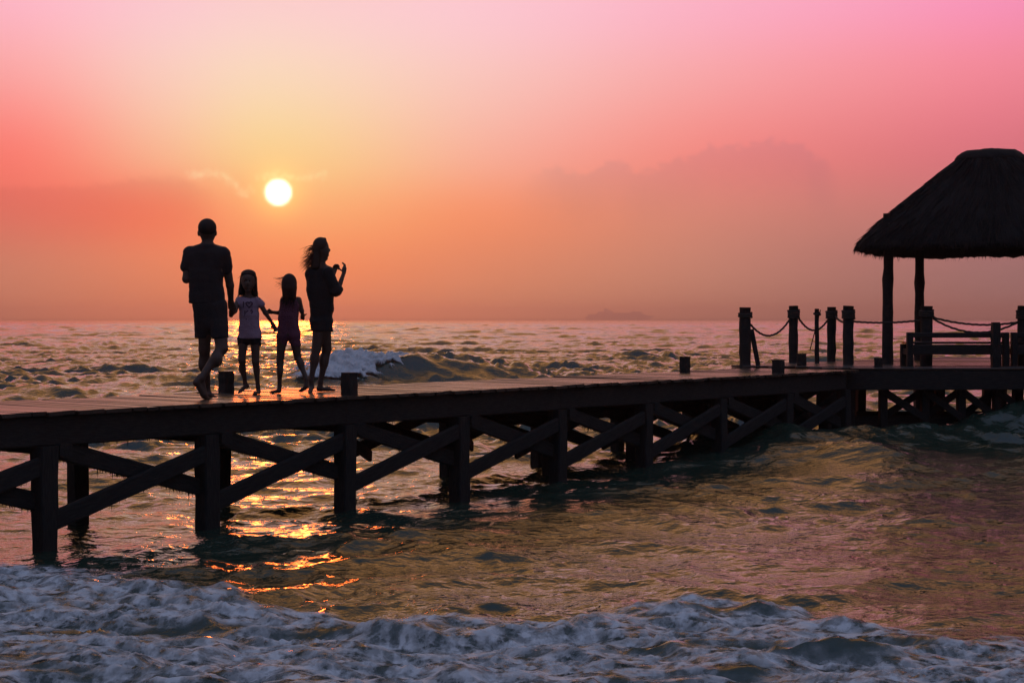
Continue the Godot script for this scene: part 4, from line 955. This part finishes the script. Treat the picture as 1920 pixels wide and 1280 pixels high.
func build_platform() -> void:
	var root := base("platform", Vector3(5.5, 0, -26))
	var o3 := root.position
	tag(root, "wide wooden platform on cross-braced piles under the thatched shelter", "platform")
	var meshes := plank_meshes(1.0, 0.146)
	var d := 25.72
	while d < 32.6:
		var x0 := left_end(d) + rng.randf_range(0.0, 0.04)
		var x1 := 12.2 + rng.randf_range(-0.05, 0.05)
		var cut := lerpf(x0, x1, rng.randf_range(0.35, 0.65))
		var y := DECK + 0.03 - 0.018 + rng.randf_range(-0.007, 0.007)
		for part in [[x0, cut - 0.004], [cut + 0.004, x1]]:
			var p := put(meshes[rng.randi() % 5], "plank", M.planks[rng.randi() % 4], root)
			p.position = Vector3(part[0], y, -d) - o3
			p.rotation.x = rng.randf_range(-0.02, 0.02)
			p.scale.x = part[1] - part[0]
		d += 0.156
	# front and back bearers, side bearers along the slanted edge
	beam(Vector3(5.3, 1.03, -25.7) - o3, Vector3(12.2, 1.03, -25.7) - o3, 0.1, 0.3, "bearer", M.wood_b, root, 10, 0.03)
	for q in [27.4, 29.3, 31.2]:
		beam(Vector3(left_end(q) + 0.1, 1.03, -q) - o3, Vector3(12.2, 1.03, -q) - o3, 0.1, 0.29, "bearer", M.wood, root, 8, 0.03)
	beam(Vector3(left_end(27.1) + 0.04, 1.1, -27.1) - o3, Vector3(left_end(32.4) + 0.04, 1.1, -32.4) - o3, 0.08, 0.18, "bearer", M.wood, root, 6, 0.03)
	var xs := [5.17, 5.40, 5.93, 6.60, 7.19, 7.76, 8.33, 8.9, 9.5, 10.1, 10.7, 11.3, 11.9]
	for i in xs.size():
		var x: float = xs[i]
		pile(Vector3(x, 0, -25.95) - o3, -1.6, 0.9, 0.125, "pile", M.wood, root, 0.1)
		if i > 1 and i < xs.size() - 1:
			var x2: float = xs[i + 1]
			beam(Vector3(x - 0.02, 0.86, -25.87) - o3, Vector3(x2 + 0.02, 0.40, -25.87) - o3, 0.04, 0.115, "brace", M.wood, root, 3, 0.05)
			if i != 5: beam(Vector3(x - 0.02, 0.40, -26.05) - o3, Vector3(x2 + 0.02, 0.86, -26.05) - o3, 0.04, 0.115, "brace", M.wood, root, 3, 0.05)
	for q in [27.9, 30.0, 32.0]:
		var x := left_end(q) + 0.35
		while x < 12.2:
			pile(Vector3(x, 0, -q) - o3, -1.6, 0.9, 0.15, "pile", M.wood, root, 0.1)
			x += 1.35
	# stays where the jetty runs into the platform
	for q in [[13.6, 0.3, 15.6, 0.86, 0.3], [13.8, 0.86, 15.7, 0.32, 0.55], [14.2, 0.4, 16.0, 0.88, 1.0], [14.0, 0.84, 16.4, 0.36, 1.4], [15.4, 0.34, 17.0, 0.86, 1.9], [15.5, 0.86, 17.2, 0.36, 2.2]]:
		beam(pier(q[0], q[4], q[1]) - o3, pier(q[2], q[4], q[3]) - o3, 0.05, 0.16, "brace", M.wood, root, 4, 0.05)
	for q in [[15.3, 0.5], [15.6, 1.2], [15.7, 2.1], [16.4, 0.9], [17.4, 1.7], [18.2, 2.1]]:
		pile(pier(q[0], q[1], 0) - o3, -1.6, 0.9, 0.16, "pile", M.wood, root)
	# added boards just above the water, put in to darken the gaps and reflection
	beam(Vector3(5.1, 0.34, -26.12) - o3, Vector3(12.0, 0.34, -26.12) - o3, 0.06, 0.2, "waling", M.wood, root, 8, 0.04)
	beam(Vector3(5.9, 0.30, -27.8) - o3, Vector3(12.0, 0.30, -27.8) - o3, 0.06, 0.24, "waling", M.wood, root, 8, 0.04)

# ------------------------------------------------------------------ the thatched shelter
const SHELTER := Vector3(8.4, 0, -28.5)
const ROOF_TURN := -0.42
const PROFILE := [[1.0, 0.0], [0.965, 0.055], [0.9, 0.135], [0.843, 0.21], [0.784, 0.29], [0.7, 0.385], [0.608, 0.49], [0.53, 0.58], [0.451, 0.667], [0.34, 0.795], [0.245, 0.905], [0.215, 0.945]]

func roof_radius(a: float) -> float:
	var c := absf(cos(a))
	var s := absf(sin(a))
	return 2.07 / pow(pow(c, 7.0) + pow(s, 7.0), 1.0 / 7.0)

func roof_point(a: float, r: float, h: float) -> Vector3:
	var q := roof_radius(a) * r
	if r < 0.45: q = lerpf(roof_radius(a), 2.45, (0.45 - r) / 0.45) * r
	return Vector3(cos(a) * q, 3.26 - DECK + h * 1.70, sin(a) * q)

func build_shelter() -> void:
	var root := base("thatched_shelter", SHELTER + Vector3(0, DECK, 0), ROOF_TURN)
	tag(root, "open shelter with dark thatched roof on rough tree-trunk posts", "shelter")
	var n := FastNoiseLite.new()
	noise(n, 61, 1.0, 3)
	# thatch: outer skin, eave lip and underside as one shaggy body
	var na := 260
	var prof := PROFILE.duplicate()
	prof.push_front([0.997, -0.03])
	prof.push_front([0.988, -0.052])
	prof.push_front([0.93, -0.045])
	for q in [0.9, 0.75, 0.6, 0.45, 0.25]:
		prof.push_front([q, (1.0 - q) * 1.02 - 0.11])
	var np := prof.size()
	var v := PackedVector3Array()
	for i in np:
		for k in na:
			var a := TAU * k / (na - 1)
			var p := roof_point(a, prof[i][0], prof[i][1])
			var q := roof_point(a, 1, 0)
			var rag := 0.035 * n.get_noise_2d(q.x * 1.2 + q.z * 0.7, q.z * 1.2 + i * 0.5) + 0.02 * n.get_noise_3d(p.x * 5.0, p.y * 3.0, p.z * 5.0)
			var low := -0.05 * absf(n.get_noise_2d(q.x * 3.0, q.z * 3.0 + 9.0)) if i >= 6 and i <= 8 else 0.0
			v.append(p + Vector3(p.x, 0, p.z).normalized() * rag + Vector3.UP * (rag + low))
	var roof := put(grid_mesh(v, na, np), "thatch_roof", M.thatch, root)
	# straw blades lying down the slopes and hanging over the eaves
	var st := begin(-1)
	for k in 5200:
		var a := rng.randf() * TAU
		var t := rng.randf()
		var i := mini(int(t * 10.0), 9)
		var r0: float = lerpf(PROFILE[i][0], PROFILE[i + 1][0], fmod(t * 10.0, 1.0))
		var h0: float = lerpf(PROFILE[i][1], PROFILE[i + 1][1], fmod(t * 10.0, 1.0))
		var p := roof_point(a, r0, h0)
		var q := roof_point(a + rng.randf_range(-0.03, 0.03), minf(r0 + 0.11, 1.02), h0 - 0.115)
		var out := Vector3(cos(a), 0.9, sin(a)).normalized()
		blade(st, p + out * 0.012, q + out * rng.randf_range(0.0, 0.035), rng.randf_range(0.008, 0.02))
	for k in 2600:
		var a := rng.randf() * TAU
		var r := rng.randf_range(0.94, 1.0)
		var p := roof_point(a, r, (1.0 - r) * 0.9 - 0.025)
		var clump := maxf(0.0, n.get_noise_2d(a * 9.0, 3.0))
		var drop := rng.randf_range(0.03, 0.075) + 0.09 * clump if rng.randf() < 0.95 else rng.randf_range(0.08, 0.17)
		blade(st, p, p + Vector3(rng.randf_range(-0.02, 0.02) + cos(a) * 0.015, -drop, rng.randf_range(-0.02, 0.02) + sin(a) * 0.015), rng.randf_range(0.006, 0.016))
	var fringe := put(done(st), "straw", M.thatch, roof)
	fringe.set_meta("kind", "stuff")
	# rounded cap that closes the top
	var cap := PackedVector3Array()
	var cp := [[0.262, 0.875], [0.268, 0.90], [0.25, 0.935], [0.225, 0.965], [0.19, 0.988], [0.12, 1.0], [0.0, 1.004]]
	for i in cp.size():
		for k in 90:
			var a := TAU * k / 89.0
			var p := roof_point(a, cp[i][0], cp[i][1])
			var j := 0.025 * n.get_noise_3d(p.x * 4.0, p.y * 4.0, p.z * 4.0)
			cap.append(p + Vector3(p.x, 0.02, p.z) * j * 2.0 + Vector3.UP * j * 0.6)
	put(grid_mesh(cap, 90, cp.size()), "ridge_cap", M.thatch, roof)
	# posts: rough trunks
	for q in [[-1.49, 1.49], [-1.49, -1.49], [1.49, -1.49], [1.49, 1.49]]:
		var pt := PackedVector3Array()
		var rad := PackedFloat32Array()
		var w := rng.randf() * 9.0
		for i in 15:
			var t := i / 14.0
			pt.append(Vector3(q[0] + 0.02 * n.get_noise_2d(w, t * 2.0), -0.02 + 2.62 * t, q[1] + 0.02 * n.get_noise_2d(w + 5.0, t * 2.0)))
			rad.append(0.094 - 0.012 * t + 0.012 * n.get_noise_2d(w + 9.0, t * 6.0) + (0.012 if i == 8 else 0.0))
		st = begin()
		tube(st, pt, rad, 10)
		put(done(st), "post", M.wood, root)
	# tie beams and rafters under the thatch
	for s in [-1.49, 1.49]:
		beam(Vector3(-1.75, 2.27, s), Vector3(1.75, 2.27, s), 0.11, 0.11, "tie_beam", M.wood, root, 4, 0.05)
		beam(Vector3(s, 2.38, -1.75), Vector3(s, 2.38, 1.75), 0.11, 0.11, "tie_beam", M.wood, root, 4, 0.05)
	for k in 8:
		var a := TAU * k / 8.0 + PI / 8.0
		beam(roof_point(a, 0.9, 0.0) + Vector3.DOWN * 0.02, roof_point(a, 0.12, 0.8), 0.07, 0.07, "rafter", M.wood, root, 3, 0.05)

func blade(st: SurfaceTool, a: Vector3, b: Vector3, w: float) -> void:
	var dir := (b - a).normalized()
	var s := dir.cross(Vector3(rng.randf_range(-1, 1), rng.randf_range(-0.4, 0.4), rng.randf_range(-1, 1))).normalized() * w
	var n := dir.cross(s).normalized() * w * 0.4
	tri(st, a - s, a + s, b)
	tri(st, a + s, a + n, b)
	tri(st, a + n, a - s, b)

# ------------------------------------------------------------------ posts, ropes, benches on the platform
func binding(r: float, y0: float, turns: float, m: Material, parent: Node) -> void:
	var st := begin()
	var pts := PackedVector3Array()
	var rad := PackedFloat32Array()
	var n := int(turns * 14)
	for i in n + 1:
		var a := TAU * i / 14.0
		pts.append(Vector3(cos(a) * (r + 0.004 * sin(i * 1.7)), y0 + 0.036 * a / TAU + 0.004 * sin(i * 0.9), sin(a) * (r + 0.004 * cos(i * 1.3))))
		rad.append(0.0185 + 0.002 * sin(i * 2.1))
	tube(st, pts, rad, 6)
	put(done(st), "rope_binding", m, parent)

func rope_post(at: Vector3, height: float, radius: float, turns: float, label: String, lean := 0.0) -> Node3D:
	var root := base("rope_post", at)
	tag(root, label, "post", "posts that carry the ropes")
	var st := begin()
	var pts := PackedVector3Array()
	var rad := PackedFloat32Array()
	for i in 9:
		var t := i / 8.0
		pts.append(Vector3(lean * t + rng.randf_range(-0.005, 0.005), -0.04 + (height + 0.04) * t, rng.randf_range(-0.005, 0.005)))
		rad.append(radius * rng.randf_range(0.93, 1.06))
	tube(st, pts, rad, 9)
	put(done(st), "trunk", M.wood, root)
	if turns > 0.0: binding(radius + 0.012, height - 0.07 - 0.036 * turns, turns, M.rope, root)
	return root

func rope(a: Vector3, b: Vector3, sag: float, label: String) -> void:
	var st := begin()
	var pts := PackedVector3Array()
	var rad := PackedFloat32Array()
	var mid := (a + b) * 0.5
	for i in 41:
		var t := i / 40.0
		var p := a.lerp(b, t) - mid
		p.y -= sag * 4.0 * t * (1.0 - t)
		pts.append(p + Vector3(0, 0.004 * sin(i * 1.9), 0.003 * cos(i * 2.3)))
		rad.append(0.0165 + 0.002 * (i % 2))
	tube(st, pts, rad, 7)
	var o := put(done(st), "rope", M.rope)
	o.position = mid
	tag(o, label, "rope", "ropes strung between the posts")

func bench(at: Vector3, width: float, label: String) -> void:
	var root := base("bench", at)
	tag(root, label, "bench", "low benches on the platform")
	for x in [0.055, width - 0.055]:
		beam(Vector3(x, 0, 0), Vector3(x, 0.555, 0), 0.1, 0.1, "leg", M.wood, root, 3, 0.03, Vector3.FORWARD)
		beam(Vector3(x, 0, -0.42), Vector3(x, 0.36, -0.42), 0.1, 0.1, "leg", M.wood, root, 3, 0.03, Vector3.FORWARD)
		beam(Vector3(x, 0.24, -0.365), Vector3(x, 0.24, -0.055), 0.06, 0.1, "side_rail", M.wood, root, 2, 0.03)
	beam(Vector3(0.11, 0.51, 0), Vector3(width - 0.11, 0.51, 0), 0.07, 0.085, "top_rail", M.wood_b, root, 5, 0.03)
	beam(Vector3(0.11, 0.275, 0), Vector3(width - 0.11, 0.275, 0), 0.06, 0.165, "front_board", M.wood_b, root, 5, 0.03)
	for k in 3: beam(Vector3(0.02, 0.385, -0.09 - 0.13 * k), Vector3(width - 0.02, 0.385, -0.09 - 0.13 * k), 0.12, 0.035, "seat_board", M.planks[k], root, 4, 0.03)

func build_fittings() -> void:
	bollard(pier(4.28, 0.14, DECK), 0.235, 0.138, "dark square bollard on near edge of jetty, right of the barefoot family")
	bollard(pier(3.72, 1.46, DECK), 0.235, 0.13, "dark square bollard on far edge of jetty, behind the walking family")
	bollard(pier(12.67, 1.44, DECK), 0.235, 0.13, "dark square bollard on far edge of jetty, nearest to the roped posts")
	bollard(pier(13.1, 0.1, DECK), 0.2, 0.15, "dark square bollard on near edge of jetty in front of roped posts")
	bollard(Vector3(4.78, DECK + 0.03, -26.75), 0.2, 0.12, "small bollard at the start of the platform, left of the thin stake")
	bollard(Vector3(5.86, DECK + 0.03, -25.95), 0.15, 0.11, "low stub at the foot of the shelter's left post")
	var y := DECK + 0.03
	var p1 := Vector3(3.88, y, -27.0)
	var p2 := Vector3(4.93, y, -28.4)
	var p3 := Vector3(5.32, y, -28.3)
	var p4 := Vector3(5.83, y, -29.6)
	var p5 := Vector3(5.66, y, -27.3)
	var p6 := Vector3(6.87, y, -26.9)
	var p7 := Vector3(8.42, y, -26.7)
	var first := rope_post(p1, 0.965, 0.098, 0.0, "leftmost tall post on the platform, with a slanted strut")
	beam(Vector3(0.1, 0.6, 0.02), Vector3(0.215, 0.0, 0.02), 0.07, 0.075, "strut", M.wood, first, 3, 0.04)
	binding(0.108, 0.80, 2.0, M.rope, first)
	rope_post(p2, 1.0, 0.083, 4.0, "tall rope-bound post, second from the left on the platform")
	var stake := rope_post(p3, 0.95, 0.04, 1.0, "thin stake between the second and third rope-bound posts")
	beam(Vector3(-0.13, 0.22, 0.03), Vector3(0.055, 0.93, 0.03), 0.016, 0.016, "leaning_stick", M.wood, stake, 3, 0.04)
	rope_post(p4, 0.99, 0.083, 4.0, "tall rope-bound post just right of the thin stake")
	rope_post(p5, 0.99, 0.088, 4.0, "tall rope-bound post standing closest to the shelter's left post")
	rope_post(p6, 0.985, 0.1, 3.0, "thick rope-bound post in front of the shelter's rear post, beside the bench")
	rope_post(p7, 0.985, 0.1, 4.0, "rope-bound post at the right edge of the picture")
	rope(p1 + Vector3(0.09, 0.68, 0), p2 + Vector3(-0.06, 0.78, 0), 0.24, "slack rope hanging between the two leftmost tall posts")
	rope(p2 + Vector3(0.08, 0.8, 0), p4 + Vector3(-0.08, 0.74, 0), 0.2, "slack rope passing behind the thin stake")
	rope(p4 + Vector3(0.07, 0.82, 0), p5 + Vector3(-0.06, 0.72, 0), 0.03, "short rope between the two posts left of the shelter")
	rope(p5 + Vector3(0.07, 0.73, 0), p6 + Vector3(-0.1, 0.75, 0), 0.03, "taut rope crossing behind the shelter's left post")
	rope(p6 + Vector3(0.1, 0.8, 0), p7 + Vector3(-0.1, 0.72, 0), 0.08, "upper rope above the bench")
	rope(p6 + Vector3(0.1, 0.78, 0.03), p7 + Vector3(-0.1, 0.72, 0.03), 0.2, "lower slack rope above the bench")
	bench(Vector3(6.39, y, -26.28), 1.66, "low wooden bench with one top rail under the shelter")
	bench(Vector3(8.1, y, -26.35), 1.5, "bench cut off by the right edge of the picture")
	# short post against the right end of the bench
	var post := base("short_post", Vector3(7.78, y, -26.1))
	tag(post, "short square post rising above the right end of the bench", "post")
	pile(Vector3.ZERO, 0.0, 0.7, 0.13, "shaft", M.wood, post, 0.05)
	put(timber(0.02, 0.12, 0.12, 1, 0.0), "top", M.wood, post)
	along(post.get_child(1), Vector3(0, 0.7, 0), Vector3(0, 0.72, 0), Vector3.FORWARD)

# ------------------------------------------------------------------ far out: a cruise ship and a small sailing boat
func slab(corners: Array, depth: float) -> ArrayMesh:
	var st := begin(-1)
	var n := corners.size()
	for k in n:
		var a: Array = corners[k]
		var b: Array = corners[(k + 1) % n]
		quad(st, Vector3(a[0], a[1], depth * 0.5), Vector3(b[0], b[1], depth * 0.5), Vector3(b[0], b[1], -depth * 0.5), Vector3(a[0], a[1], -depth * 0.5))
	var poly := PackedVector2Array()
	for c in corners: poly.append(Vector2(c[0], c[1]))
	var t := Geometry2D.triangulate_polygon(poly)
	for k in range(0, t.size(), 3):
		var a := poly[t[k]]
		var b := poly[t[k + 1]]
		var c := poly[t[k + 2]]
		tri(st, Vector3(a.x, a.y, depth * 0.5), Vector3(b.x, b.y, depth * 0.5), Vector3(c.x, c.y, depth * 0.5))
		tri(st, Vector3(a.x, a.y, -depth * 0.5), Vector3(c.x, c.y, -depth * 0.5), Vector3(b.x, b.y, -depth * 0.5))
	return done(st)

func build_far() -> void:
	var dist := 7000.0
	var ship := base("cruise_ship", Vector3(465, -dist * dist / (2.0 * EARTH), -dist))
	tag(ship, "faint grey cruise ship on the hazy horizon", "ship")
	put(slab([[-148, 16], [-142, 0], [118, 0], [140, 12], [152, 20], [60, 19]], 34.0), "hull", M.ship, ship)
	put(slab([[-138, 16], [-138, 26], [-100, 28], [-98, 34], [88, 32], [112, 24], [120, 19]], 30.0), "lower_decks", M.ship, ship)
	put(slab([[-96, 33], [-94, 38], [-40, 38], [-30, 33]], 26.0), "aft_house", M.ship, ship)
	put(slab([[46, 32], [50, 39], [92, 38], [98, 32]], 26.0), "bridge_house", M.ship, ship)
	put(slab([[-66, 37], [-70, 51], [-62, 52], [-24, 36]], 12.0), "funnel", M.ship, ship)
	var boat := base("sailing_boat", Vector3(-331, -3200.0 * 3200.0 / (2.0 * EARTH), -3200))
	tag(boat, "tiny sailing boat on the horizon right of the family", "boat")
	put(slab([[-3.5, 1.2], [-3, 0], [2.6, 0], [4, 1.4]], 2.4), "hull", M.ship, boat)
	put(slab([[-0.1, 1.0], [-0.1, 9.0], [0.1, 9.0], [0.1, 1.0]], 0.2), "mast", M.wood, boat)
	put(slab([[0.15, 1.8], [0.15, 7.5], [0.9, 1.8]], 0.08), "furled_sail", M.ship, boat)

# ------------------------------------------------------------------ scene
func _ready() -> void:
	rng.seed = 20
	var cam := Camera3D.new()
	cam.name = "camera"
	cam.position = Vector3(0, EYE, 0)
	cam.rotation.x = -0.01379
	cam.fov = 23.74
	cam.near = 0.1
	cam.far = 20000.0
	add_child(cam)
	var env := Environment.new()
	env.background_mode = Environment.BG_SKY
	env.sky = Sky.new()
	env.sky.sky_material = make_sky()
	env.tonemap_mode = Environment.TONE_MAPPER_LINEAR
	env.tonemap_exposure = 1.0
	env.sdfgi_enabled = true
	env.ssao_enabled = true
	env.ssil_enabled = true
	# sea haze: it scatters mostly forwards, as haze does
	env.volumetric_fog_enabled = true
	env.volumetric_fog_density = 0.0003
	env.volumetric_fog_albedo = Color(1.0, 0.98, 0.97)
	env.volumetric_fog_anisotropy = 0.8
	var we := WorldEnvironment.new()
	we.name = "world"
	we.environment = env
	add_child(we)
	var sun := DirectionalLight3D.new()
	sun.name = "sun"
	sun.light_color = Color(1.0, 0.42, 0.14)
	sun.light_energy = 0.04
	sun.light_angular_distance = 3.5
	sun.shadow_enabled = true
	add_child(sun)
	var az := deg_to_rad(SUN_AZ)
	var el := deg_to_rad(SUN_EL)
	sun.look_at_from_position(Vector3.ZERO, -Vector3(sin(az) * cos(el), sin(el), -cos(az) * cos(el)))

	noise(warp_a, 11, 0.045, 3)
	noise(warp_b, 12, 0.22, 3)
	noise(patchy, 13, 0.06, 2)
	noise(lump_a, 14, 1.1, 2)
	noise(lump_b, 15, 3.2, 2)
	noise(lump_c, 16, 9.0, 2)
	noise(lace, 17, 4.0)
	lace.noise_type = FastNoiseLite.TYPE_CELLULAR
	lace.cellular_return_type = FastNoiseLite.RETURN_DISTANCE2_SUB
	lace.cellular_jitter = 1.0
	make_materials()
	build_sea()
	build_beach()
	build_shore_foam()
	build_wave_foam()
	build_jetty()
	build_platform()
	build_shelter()
	build_fittings()
	build_people()
	build_far()
